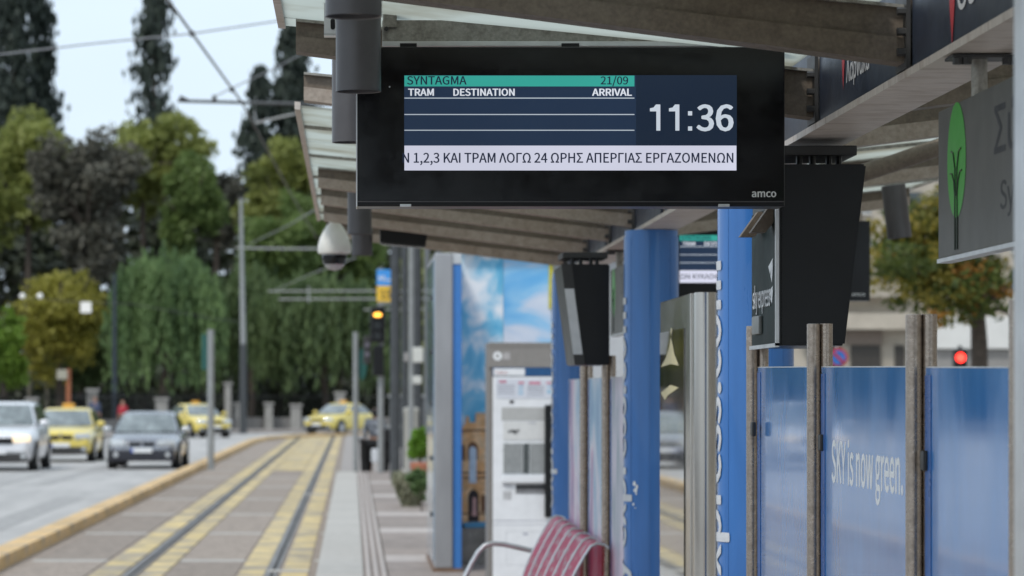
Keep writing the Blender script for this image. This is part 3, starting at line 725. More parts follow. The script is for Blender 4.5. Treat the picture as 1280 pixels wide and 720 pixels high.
# ================================================================== KIOSK AND ITS THINGS
kx0 = XX(577, 30.2); kio = thing('kiosk', 'station kiosk clad in sky and cloud posters behind the ticket machine', 'kiosk', (kx0, 30.2, PZ))
M_kwall = mat('pale_grey_kiosk', (.50, .51, .52), .5, var=.06)
ktop = ZZ(316, 30.2)
MB().box(kx0, 3.1, 30.25, 33.6, PZ, ktop, .01).build('wall', M_kwall, kio)
MB().box(kx0 - .02, 3.15, 30.1, 33.7, ktop + .001, ktop + .10).build('roof_edge', M_grey, kio)
M_sky1 = multi_print('cloud_poster_print', [(.30, lin(85, 175, 215)), (.42, lin(130, 198, 228)), (.50, lin(200, 224, 238)), (.60, lin(245, 248, 250))], 4.2, (1, 1, .8))
M_sky2 = multi_print('pale_cloud_poster_print', [(.30, lin(95, 175, 230)), (.40, lin(140, 198, 236)), (.47, lin(205, 216, 232)), (.62, lin(236, 237, 242))], 1.7, (.7, 1, 1.1))
def kq(x0, x1, y0, y1, m, nm, dd=0.0, par=kio):
    mb = MB(); pxbox(mb, x0, x1, y0, y1, 30.2 - dd, .01); return mb.build(nm, m, par)
p1 = kq(577, 629, 317, 660, M_sky1, 'poster', .0)
p2 = kq(629.5, 689, 317, 660, M_sky2, 'poster', .0)
kq(686, 691, 318, 386, mat('yellow_print', (.55, .50, .03), .5), 'yellow_strip', .012)
kq(577, 613, 655, 724, mat('grey_mirror_panel', (.30, .29, .27), .25, .6, var=.3, scale=2), 'lower_panel', .0)
# printed picture of an orange building with arches
M_or = mat('orange_building_print', (.74, .40, .17), .5, var=.25, scale=5, col2=(.80, .55, .32))
M_or2 = mat('brown_print', (.16, .07, .03), .5, var=.2)
def kpoly(pts, m, nm, dd, par):
    mb = MB(); pxpoly(mb, pts, 30.2 - dd, .001); return mb.build(nm, m, par)
ob = kpoly([(577.5, 535), (582, 528), (583, 520), (586, 520), (587, 528), (594, 528), (595, 516), (611, 516), (611, 655), (577.5, 655)], M_or, 'building_print', .014, p1)
def arch(cx, w_, y0, y1, m, dd):
    pts = [(cx - w_, y1), (cx + w_, y1)] + [(cx + w_ * math.cos(a_), y0 + w_ * 1.4 - w_ * 1.4 * math.sin(a_)) for a_ in [math.pi * k_ / 8 for k_ in range(9)]]
    kpoly(pts, m, 'arch_print', dd, ob)
arch(591, 6.5, 552, 575, M_or2, .017); arch(591, 4.5, 558, 604, mat('pale_sky_print', (.55, .65, .75), .5), .019)
arch(592, 6.5, 612, 652, mat('dark_print', (.03, .02, .02), .5), .017); arch(579.5, 2, 556, 576, M_or2, .017); arch(604, 2.6, 618, 640, M_or2, .017)
for yy in (537, 590, 596, 641): kpoly([(578, yy), (610, yy), (610, yy + 2), (578, yy + 2)], M_or2, 'cornice_print', .018, ob)
kpoly([(579, 653), (609, 652), (608, 659), (581, 660)], mat('blue_boat_print', (.10, .32, .52), .5), 'boat_print', .02, p1)
kpoly([(591, 622), (595, 622), (596, 645), (590, 645)], mat('pink_white_print', (.6, .35, .32), .5), 'figure_print', .021, ob)
# light box pillar left of the kiosk
lbx = thing('advert_pillar', 'grey metal advertising pillar with bright blue edge strip beside the kiosk', 'advert pillar', (XX(560, 29), 29, PZ))
lt = ZZ(316, 29)
MB().box(XX(543.5, 29), XX(566, 29), 29.0, 31.6, PZ + .03, lt, .012).build('casing', mat('grey_pillar_metal', (.36, .36, .37), .4, .5, var=.1, scale=1.5, stretch=(1, 1, .3)), lbx)
MB().box(XX(566.2, 29), XX(577, 29), 29.03, 31.6, PZ + .03, ZZ(330, 29)).build('blue_strip', mat('bright_blue_strip', (.045, .19, .52), .35, var=.05), lbx)
MB().box(XX(566.2, 29), XX(577, 29), 29.02, 31.6, ZZ(330, 29) + .002, lt - .002).build('top_cap', M_alu, lbx)
MB().box(XX(543.5, 29) - .012, XX(543.5, 29) - .001, 29.06, 31.5, PZ + .1, lt - .06).build('side_glass', mat('pale_blue_side_glass', (.30, .40, .50), .15, .3, var=.25, scale=1.2, coat=.6), lbx)
for zz in (.5, 1.02, 1.52, 2.0, 2.5): MB().cyl((XX(543.5, 29) - .012, 29.6, zz + PZ), (XX(543.5, 29) - .03, 29.6, zz + PZ), .022, seg=10).build('bolt', M_dark, lbx)
MB().box(XX(541, 29), XX(578, 29), 28.98, 31.62, PZ + .001, PZ + .03).build('foot', mat('brown_foot', (.18, .11, .07), .7), lbx)

# ticket machine
DM = 27.6
tm = thing('ticket_machine', 'white and grey ticket machine in front of the kiosk', 'ticket machine', (XX(655, DM), DM, PZ))
def tq(x0, x1, y0, y1, m, nm, dd=0.0, th=.02, par=tm, bev=0, label=None):
    mb = MB(); pxbox(mb, x0, x1, y0, y1, DM - dd, th, bev); return mb.build(nm, m, par, label=label)
M_mg = mat('warm_grey_housing', (.20, .185, .17), .5, var=.06)
bz = (PZ - EYE) * -F / DM + VY
tq(610, 712, 428, bz - .5, M_mg, 'housing', -.02, .55, bev=.01)
tq(611, 711, 436, 459, mat('header_grey', (.235, .22, .205), .5, var=.05), 'header_panel', .0, .018)
# ring mark and small square print on the header
mb = MB(); c_ = W(622, 445, DM - .003); kk = DM / F
pts = [2 * math.pi * j / 24 for j in range(24)]
for j in range(24):
    a_, b_ = pts[j], pts[(j + 1) % 24]
    mb.face([c_ + Vector((math.cos(t_) * r_ * kk, 0, math.sin(t_) * r_ * kk)) for t_, r_ in ((a_, 2), (a_, 5.6), (b_, 5.6), (b_, 2))])
mb.build('ring_mark', M_white, tm)
tq(629, 637.5, 440.5, 449.5, mat('pale_square_print', (.40, .38, .38), .5), 'square_mark', .002, .002)
tq(616, 710, 459.5, 470, mat('deep_blue_band', (.012, .075, .20), .4), 'blue_band', .0, .018)
ws = tq(617, 656, 460.5, 469.5, M_white_paint, 'name_plate', .004, .003)
flat_text('TICKETS', 619, 634, 467.6, 3.2, DM - .0055, M_red, ws)
bd = tq(616, 711, 471, bz - 1.5, M_white_paint, 'body', .01, .02, bev=.002)
ish = tq(620, 690, 473.5, 498, mat('info_sheet_print', (.60, .62, .68), .5, var=.05, scale=12), 'info_sheet', .014, .003)
M_pink = mat('pink_print', (.55, .22, .30), .6); M_lb = mat('light_blue_print', (.30, .48, .62), .6); M_gt = mat('grey_text_print', (.36, .37, .42), .6)
for (x0, x1, y0, y1, m_) in [(624, 633, 475.5, 478.5, M_pink), (648, 655, 477, 480, M_pink), (661, 676, 477, 480.5, M_pink), (683, 689, 477.5, 480, M_pink), (648, 654, 482, 484, M_lb), (648, 654, 486.5, 488.5, M_lb), (648, 654, 490.5, 493, M_lb), (684, 689, 482, 484, M_lb), (684, 689, 487, 492, M_lb)] + \
        [(622, 643, y_, y_ + 1.1, M_gt) for y_ in (481, 484.2, 487.4, 491)] + [(659, 680, y_, y_ + 1.1, M_gt) for y_ in (482.5, 485.5, 488.5, 492.5)]:
    tq(x0, x1, y0, y1, m_, 'print_block', .0165, .001, ish)
tq(637, 642, 500.5, 503.5, M_black, 'sensor', .018, .006)
tq(627, 684, 509, 526, mat('pale_grey_panel', (.42, .42, .41), .5, var=.04), 'upper_panel', .013, .003)
lp = tq(629, 684, 527, 550, mat('off_white_panel', (.62, .62, .61), .5, var=.04), 'middle_panel', .016, .006)
mb = MB()
for (a_, b_) in [((635, 540), (640, 538)), ((640, 538), (645, 539)), ((645, 539), (649, 537.5)), ((641, 540), (645, 541.5))]:
    mb.cyl(W(*a_, DM - .019), W(*b_, DM - .019), .006, seg=6)
mb.build('hand_mark', M_black, lp)
tq(661, 670, 528, 529.2, M_gt, 'print_block', .0175, .001, lp)
tq(628, 685, 553, 593, mat('window_frame_white', (.66, .67, .68), .4), 'window_frame', .014, .004)
tq(629.5, 653, 554.5, 592, mat('grey_screen_glass', (.27, .28, .28), .1, var=.1), 'touch_screen', .018, .003)
tq(654, 661.5, 554.5, 592, mat('dark_slot_grey', (.07, .08, .08), .3), 'card_slot', .019, .003)
tq(662.5, 680.5, 554.5, 592, MATS['grey_screen_glass'], 'keypad_panel', .018, .003)
tq(628, 684, 594, 603.5, M_white_paint, 'ledge', .05, .04, bev=.008)
tq(645, 684, 605.5, 616.5, mat('dark_tray', (.05, .05, .052), .4), 'change_tray', .012, .003)
tq(647, 684, 612, 616, mat('tray_grey', (.20, .20, .21), .4), 'tray_lip', .02, .006)
tq(628, 639, 606, 607.2, M_gt, 'print_block', .0125, .001); tq(629, 639, 614, 624.5, mat('label_grey', (.46, .46, .47), .5), 'label_print', .0125, .001)
tq(616, 711, 650.3, 651.4, M_gt, 'door_seam', .0105, .002); tq(616, 711, 655.4, 656.1, M_gt, 'door_seam', .0105, .002)
for (x0, x1, y0, y1) in [(633, 680, 664, 664.8), (633, 680, 706, 706.8), (632.5, 633.3, 664, 706.8), (680, 680.8, 664, 706.8)]: tq(x0, x1, y0, y1, mat('faint_seam', (.56, .57, .59), .5), 'hatch_seam', .0108, .002)
tq(654, 660, 666, 669, M_gt, 'keyhole', .011, .002)
tq(681, 690, 506, 647, M_black, 'grab_bar', .09, .05, bev=.01)

# ================================================================== BENCH
bn = thing('bench', 'red slatted metal bench with curved steel ribs and armrest below the columns', 'bench', (1.0, 18, PZ))
M_redm = bpy.data.materials.new('perforated_red_metal'); M_redm.use_nodes = True
t_ = M_redm.node_tree; b_ = t_.nodes['Principled BSDF']; b_.inputs['Roughness'].default_value = .38; b_.inputs['Coat Weight'].default_value = .1
tx = N(t_, 'ShaderNodeTexCoord'); mp_ = N(t_, 'ShaderNodeMapping'); mp_.inputs['Scale'].default_value = (1, .22, 1)
n_ = N(t_, 'ShaderNodeTexNoise'); n_.inputs['Scale'].default_value = 22; n_.inputs['Detail'].default_value = 2
c_ = N(t_, 'ShaderNodeValToRGB'); c_.color_ramp.elements[0].position = .54; c_.color_ramp.elements[0].color = (.88, .10, .25, 1); c_.color_ramp.elements[1].position = .64; c_.color_ramp.elements[1].color = (.85, .55, .60, 1)
t_.links.new(tx.outputs['Object'], mp_.inputs[0]); t_.links.new(mp_.outputs[0], n_.inputs['Vector']); t_.links.new(n_.outputs[0], c_.inputs[0]); t_.links.new(c_.outputs[0], b_.inputs['Base Color'])
prof = [(.06, .835), (.035, .855), (.0, .86), (-.03, .845), (-.06, .80), (-.10, .73), (-.145, .64), (-.18, .56), (-.20, .50), (-.215, .455), (-.25, .425), (-.31, .41), (-.42, .415), (-.54, .435), (-.62, .445), (-.66, .43), (-.675, .40)]
Y0, Y1 = 15.9, 19.5; nseat = 6
def bx_(y): return 1.215 + (y - Y0) * .008
seg = (Y1 - Y0) / nseat
for i in range(nseat):
    ya_ = Y0 + i * seg + .025; yb_ = ya_ + seg - .05
    mb = MB()
    A = [mb.bm.verts.new((bx_(ya_) + x, ya_, PZ + z)) for x, z in prof]; B = [mb.bm.verts.new((bx_(yb_) + x, yb_, PZ + z)) for x, z in prof]
    for j in range(len(prof) - 1): mb.bm.faces.new((A[j], A[j + 1], B[j + 1], B[j]))
    bmesh.ops.solidify(mb.bm, geom=list(mb.bm.faces), thickness=.004)
    mb.build('seat', M_redm, bn, smooth=True)
for i in range(nseat + 1):
    y = Y0 + i * seg
    mb = MB(); mb.tube([(bx_(y) + x, y, PZ + z + .003) for x, z in prof], .0075, 8); mb.build('rib', M_alu, bn, smooth=True)
for y in (Y0 + .3, Y1 - .3):
    mb = MB(); mb.tube([(bx_(y) - .05, y, PZ), (bx_(y) - .12, y, PZ + .25), (bx_(y) - .22, y, PZ + .40)], .028, 10); mb.build('leg', M_alu, bn, smooth=True)
    mb = MB(); mb.tube([(bx_(y) - .55, y, PZ), (bx_(y) - .53, y, PZ + .25), (bx_(y) - .45, y, PZ + .40)], .028, 10); mb.build('leg', M_alu, bn, smooth=True)
MB().tube([(bx_(Y0) - .30, Y0 + .1, PZ + .385), (bx_(Y1) - .30, Y1 - .1, PZ + .385)], .025, 10).build('seat_bar', M_alu, bn, smooth=True)
mb = MB(); Da_ = 19.75
mb.tube([W(575, 740, Da_), W(583, 718, Da_), W(590, 704, Da_), W(598, 690, Da_), W(606, 682, Da_), W(617, 679.3, Da_), W(630, 680.5, Da_), W(648, 684.5, Da_), W(668, 689, Da_), W(675, 691, Da_)], .017, 10)
mb.build('armrest', M_alu, bn, smooth=True)

# ================================================================== POLES, SIGNS, TRAFFIC LIGHTS
M_pole = mat('grey_street_pole', (.30, .31, .31), .5, .3, var=.1, scale=2)
M_dpole = mat('dark_street_pole', (.06, .065, .07), .55, .2, var=.15, scale=2)
M_green = mat('dark_green_sign', (.015, .10, .085), .5, var=.08)
def pole(name, label, cat, px, pyt, pyb, D, wpx, m, group=None, zb=None):
    zb_ = zb if zb is not None else ZZ(pyb, D)
    t = thing(name, label, cat, (XX(px, D), D, zb_), group)
    r = wpx / 2 * D / F
    MB().cyl((XX(px, D), D, zb_), (XX(px, D), D, ZZ(pyt, D)), r, r * .92, seg=14).build('pole', m, t, smooth=True)
    return t
def oval_sign(t, px, py, rx, ry, D, m, nm='sign_plate'):
    mb = MB(); mb.prism([W(px + rx * math.cos(a_), py + ry * math.sin(a_), D) for a_ in [2 * math.pi * j / 24 for j in range(24)]], (0, .03, 0)); return mb.build(nm, m, t)
D_ = 79.0
t = pole('sign_post', 'tall plain grey post standing at the kerb between road and tram track', 'sign post', 263.5, 412, 588, D_, 9, M_pole, zb=0)
mb = MB(); pxbox(mb, 252, 259, 418, 462, D_ + .1, .03); mb.build('sign_plate', M_green, t)
D_ = 67.5
t = pole('sign_post', 'grey post with dark green oval sign at the end of the platform edge', 'sign post', 444.5, 415, 592, D_, 7, M_pole, zb=.06)
oval_sign(t, 452.5, 455, 6, 20, D_ + .08, M_green)
# flat number sign above the amber signal
D_ = 66.0
t = pole('traffic_light', 'black traffic light glowing amber under the small blue and yellow sign', 'traffic light', 476, 335, 592, D_, 8, M_pole, zb=.06)
def dbox(t, x0, x1, y0, y1, D, th, nm, m, bev=0):
    mb = MB(); pxbox(mb, x0, x1, y0, y1, D, th, bev); return mb.build(nm, m, t)
hd = dbox(t, 463, 482, 383, 428, D_ - .25, .22, 'signal_housing', M_black, .03)
E_amb = emis('amber_lamp_glow', (1, .45, .06, 1), 4.0)
def disc(par, px, py, r, D, m, nm):
    mb = MB(); mb.prism([W(px + r * math.cos(a_), py + r * math.sin(a_), D) for a_ in [2 * math.pi * j / 20 for j in range(20)]], (0, .02, 0)); return mb.build(nm, m, par)
mb = MB(); mb.prism([W(472 + 5.2 * math.cos(a_), 393.5 + 2.6 * math.sin(a_), D_ - .28) for a_ in [2 * math.pi * j / 20 for j in range(20)]], (0, .02, 0)); mb.build('lit_lamp', E_amb, hd)
for y in (406, 419): disc(hd, 472, y, 4.6, D_ - .28, mat('unlit_lens', (.03, .035, .035), .2), 'unlit_lamp')
for y in (388, 401, 414): dbox(hd, 466, 478, y - 1.2, y, D_ - .42, .16, 'visor', M_black)
h2 = dbox(t, 454, 464, 420, 455, D_ - .1, .2, 'side_signal', M_dark, .02)
dbox(t, 466, 480, 432, 470, D_ - .22, .2, 'lower_signal', M_black, .03)
for y in (440, 452): disc(h2, 459, y - 9, 3.2, D_ - .13, mat('grey_lens', (.14, .13, .16), .3), 'lens')
t = thing('number_sign', 'small sign, blue upper half and yellow lower half, above the amber traffic light', 'sign', W(482, 378, D_ - .3))
a_ = dbox(t, 471, 493, 337, 357, D_ - .33, .03, 'blue_plate', mat('bright_sign_blue', (.05, .30, .75), .4))
b_ = dbox(t, 471, 493, 357.3, 377, D_ - .33, .03, 'yellow_plate', mat('bright_sign_yellow', (.80, .50, .05), .4))
flat_text('M', 473.5, 480.5, 351, 6.5, D_ - .34, M_white, a_, .02); dbox(a_, 482, 490, 349.2, 350.8, D_ - .335, .004, 'underline', M_white)
flat_text('15', 476, 488, 372.5, 10.5, D_ - .34, mat('dark_sign_print', (.06, .05, .03), .5), b_, .02)
dbox(t, 474, 490, 377.5, 381, D_ - .3, .03, 'bracket', M_pole)
# tram mast and its cantilever arm
D_ = 60.0
t = thing('catenary_mast', 'thick dark tram mast behind the amber traffic light carrying the overhead arm', 'mast', (XX(494, D_), D_, .06))
mb = MB(); mb.cyl((XX(494, D_), D_, .06), (XX(494, D_), D_, 7.9), .095, .08, seg=16); mb.build('mast', M_dpole, t, smooth=True)
mb = MB(); mb.tube([W(222, 126, D_), W(300, 128, D_), W(494, 133, D_)], .032, 8); mb.build('cantilever_arm', mat('dark_cantilever', (.075, .08, .085), .5, .3), t, smooth=True)
mb = MB(); mb.tube([W(320, 154, D_), W(352, 146, D_), W(400, 136, D_)], .02, 8); mb.build('steady_arm', M_pole, t, smooth=True)
mb = MB(); mb.tube([W(320, 121, D_), W(318, 140, D_), W(321, 155, D_)], .018, 8); mb.build('drop_rod', M_pole, t, smooth=True)
mb = MB()
for i_ in range(4): mb.sphere(W(226 + i_ * 2.6, 122 + i_ * 1.2, D_), .045, .6, 1, 1, 8)
mb.build('insulator', M_dark, t, smooth=True)
mb = MB(); mb.cyl(W(268, 129, D_), W(268, 119, D_), .05, .04, 10); mb.build('insulator', M_dark, t, smooth=True)
M_wire = mat('dark_wire', (.035, .035, .04), .5)
def wire(label, pts, r, m=M_wire):
    o = MB().tube(pts, r, 6).build('overhead_wire', m, smooth=True); tag(o, label, 'wire', 'overhead tram wires'); return o
wire('thick dark contact wire running from the top edge down to the overhead arm', [Vector((-3.2, 28, 7.35)), W(210, 0, 44.5), Vector((XX(303, 60), 60, ZZ(129, 60))), Vector((-1.65, 85, 7.25)), Vector((-1.2, 112, 7.3))], .022)
ax = MB(); ax.sphere(W(240, 42, 48.3), .05); o = ax.build('wire_clamp', M_dark); tag(o, 'small dark clamp where two overhead wires cross in the sky', 'clamp')
ax = MB(); ax.sphere(W(290, 112, 57), .05); o = ax.build('wire_clamp', M_dark); tag(o, 'small dark clamp on the thick wire just above the overhead arm', 'clamp')
wire('thin span wire crossing the sky from left edge to the canopy', [W(-60, 73, 48), W(0, 68, 48), W(120, 54, 48), W(240, 42, 48), W(355, 25, 48), W(500, -5, 48)], .013, mat('grey_wire', (.22, .23, .25), .5))
wire('short thin wire slanting up right from the overhead arm', [W(266, 122, 58), W(290, 110, 57.5), W(340, 87, 57), W(420, 45, 56)], .011, mat('grey_wire', (.22, .23, .25), .5))
# further poles and boxes on the right
D_ = 62
t = pole('street_pole', 'slim light grey pole with two white boxes left of the advertising pillar', 'pole', 514, 300, 592, D_, 7, M_pole, zb=.06)
dbox(t, 516, 529, 434, 453, D_ - .1, .25, 'white_box', mat('white_box_paint', (.6, .6, .56), .5), .02)
dbox(t, 516, 527, 470, 480, D_ - .1, .2, 'white_box', MATS['white_box_paint'], .02)
dbox(t, 505, 511, 441, 452, D_ - .05, .12, 'grey_box', M_grey, .02)
t = pole('street_pole', 'thick dark pole directly behind the slim light grey pole', 'pole', 521, 285, 585, 72, 13, M_dpole, zb=.06)
t = pole('street_pole', 'dark pole between tram mast and slim light grey pole', 'pole', 506, 300, 583, 78, 9, M_dpole, zb=.06)
t = pole('street_pole', 'thin dark pole close against the advertising pillar', 'pole', 534, 300, 590, 64, 8, mat('mid_grey_pole', (.14, .15, .16), .5), zb=.06)
t = thing('utility_cabinet', 'dark grey cabinet with pale top rail behind the bollards', 'cabinet', W(500, 560, 80))
dbox(t, 487, 532, 497, 560, 80, .6, 'casing', mat('dark_cabinet', (.085, .09, .095), .5), .02)
dbox(t, 485, 534, 493, 497, 79.9, .8, 'top_rail', M_pole, .02)
dbox(t, 480, 512, 531, 535, 79, .06, 'rail', M_pole)
for px, lb in ((509.5, 'left pale round concrete bollard behind the planter'), (519, 'right pale round concrete bollard behind the planter')):
    D_ = 64
    t = thing('bollard', lb, 'bollard', (XX(px, D_), D_, .06), 'pale bollards behind the planter')
    MB().lathe((XX(px, D_), D_, 0), [(0, .06), (.072, .06), (.072, ZZ(518, D_)), (.085, ZZ(516, D_)), (.085, ZZ(511, D_)), (.05, ZZ(509.5, D_)), (0, ZZ(509, D_))], 16).build('shaft', mat('pale_concrete_bollard', (.42, .41, .37), .7, var=.08), t, smooth=True)
    MB().lathe((XX(px, D_), D_, 0), [(.09, .06), (.09, .12), (.074, .14)], 16).build('foot', M_grey, t)
# far lamp pole
D_ = 145
t = thing('street_lamp', 'tall slim pole, pale above and dark below, in front of the trees', 'street lamp', (XX(303.5, D_), D_, .1))
MB().cyl((XX(304, D_), D_, .1), (XX(304, D_), D_, ZZ(430, D_)), .17, .15, 12).build('lower_pole', M_dpole, t, smooth=True)
MB().cyl((XX(304, D_), D_, ZZ(430, D_)), (XX(301, D_), D_, ZZ(248, D_)), .13, .07, 12).build('upper_pole', M_pole, t, smooth=True)
MB().tube([W(294, 310, D_), W(360, 311, D_), W(425, 311, D_)], .045, 6).build('cross_arm', M_pole, t, smooth=True)
D_ = 118
t = thing('catenary_mast', 'distant set of pale horizontal overhead arms in front of the dark willow', 'mast', (XX(548, D_), D_, .06))
MB().cyl((XX(548, D_), D_, .06), (XX(548, D_), D_, 7.2), .12, .1, 12).build('mast', M_dpole, t, smooth=True)
for (x0, x1, y0) in [(335, 548, 364), (348, 548, 374), (455, 548, 387)]:
    MB().tube([W(x0, y0, D_), W(x1, y0 - .5, D_)], .03, 6).build('arm', M_pole, t, smooth=True)
MB().tube([W(386, 358, D_), W(386, 378, D_)], .035, 6).build('drop_rod', M_pole, t)
M_gw = mat('pale_grey_wire', (.2, .21, .2), .5)
wire('faint pale wire sloping left across the trees from the dome camera', [W(310, 306, 118), W(360, 282, 80), W(412, 252, 52)], .014, M_gw)
wire('faint pale wire fanning left above the distant arms', [W(345, 362, 116), W(390, 342, 85), W(445, 322, 60)], .012, M_gw)
D_ = 150
t = thing('street_lamp', 'thin dark blue lamp pole behind the dark saloon', 'street lamp', (XX(143, D_), D_, .1))
MB().cyl((XX(143, D_), D_, .1), (XX(143, D_), D_, ZZ(342, D_)), .12, .08, 10).build('pole', mat('dark_blue_pole', (.02, .03, .045), .5), t, smooth=True)
# square white sign on a wire and lamps
t = thing('hanging_sign', 'small square white sign hanging before the yellow tree', 'sign', W(107, 391, 120))
dbox(t, 100.5, 114, 377.5, 391, 120, .05, 'plate', mat('white_sign_plate', (.85, .83, .78), .5), .01)
MB().tube([W(18, 371, 120.1), W(80, 376, 120.1), W(165, 380, 120.1), W(260, 397, 120.1), W(300, 402, 120.1)], .013, 6).build('support_wire', M_wire, t)
for px, lb in ((28, 'left white lamp on the wire across the yellow tree'), (50, 'right white lamp on the wire across the yellow tree')):
    o = MB().sphere(W(px, 370, 120), .11).build('wire_lamp', MATS['white_sign_plate'], smooth=True); tag(o, lb, 'lamp', 'white lamps on the wire')
# bus stop flag and orange post far left
D_ = 139
t = thing('bus_stop_sign', 'orange-brown post with cream sign board behind the yellow taxi at left', 'sign', (XX(85, D_), D_, .14))
MB().box(XX(82.5, D_), XX(88, D_), D_, D_ + .15, .14, ZZ(461, D_)).build('post', mat('orange_brown_post', (.30, .10, .04), .6), t)
dbox(t, 71, 84, 462, 474, D_ - .1, .08, 'board', mat('cream_sign', (.35, .33, .26), .6))
# right side: traffic light, road sign
D_ = 72
t = thing('traffic_light', 'black traffic light showing red right of the shelter', 'traffic light', (XX(1201, D_), D_, 0))
MB().cyl((XX(1201, D_), D_ + .1, 0), (XX(1201, D_), D_ + .1, ZZ(432, D_)), .05, seg=10).build('pole', M_dpole, t)
hd = dbox(t, 1193, 1209.5, 436, 480, D_ - .2, .25, 'signal_housing', M_black, .03)
disc(hd, 1201, 447, 5.6, D_ - .23, emis('red_lamp_glow', (1, .03, .02, 1), 7), 'lit_lamp')
disc(hd, 1201, 462, 5.6, D_ - .23, MATS['unlit_lens'], 'unlit_lamp')
for y in (438, 455): dbox(hd, 1195, 1207.5, y, y + 1.4, D_ - .36, .16, 'visor', M_black)
D_ = 50
t = thing('road_sign', 'round blue and red road sign peeking past the black monitor', 'sign', (XX(1047, D_), D_, 0))
MB().cyl((XX(1047, D_), D_ + .05, 0), (XX(1047, D_), D_ + .05, ZZ(430, D_)), .03, seg=8).build('post', M_pole, t)
disc(t, 1048, 447, 12, D_, mat('road_sign_red', (.5, .03, .04), .4), 'rim'); disc(t, 1048, 447, 9, D_ - .021, mat('road_sign_blue', (.03, .16, .5), .4), 'face')
mb = MB(); mb.cyl(W(1042, 441, D_ - .03), W(1054, 453, D_ - .03), .022, seg=6); mb.build('slash', MATS['road_sign_red'], t)

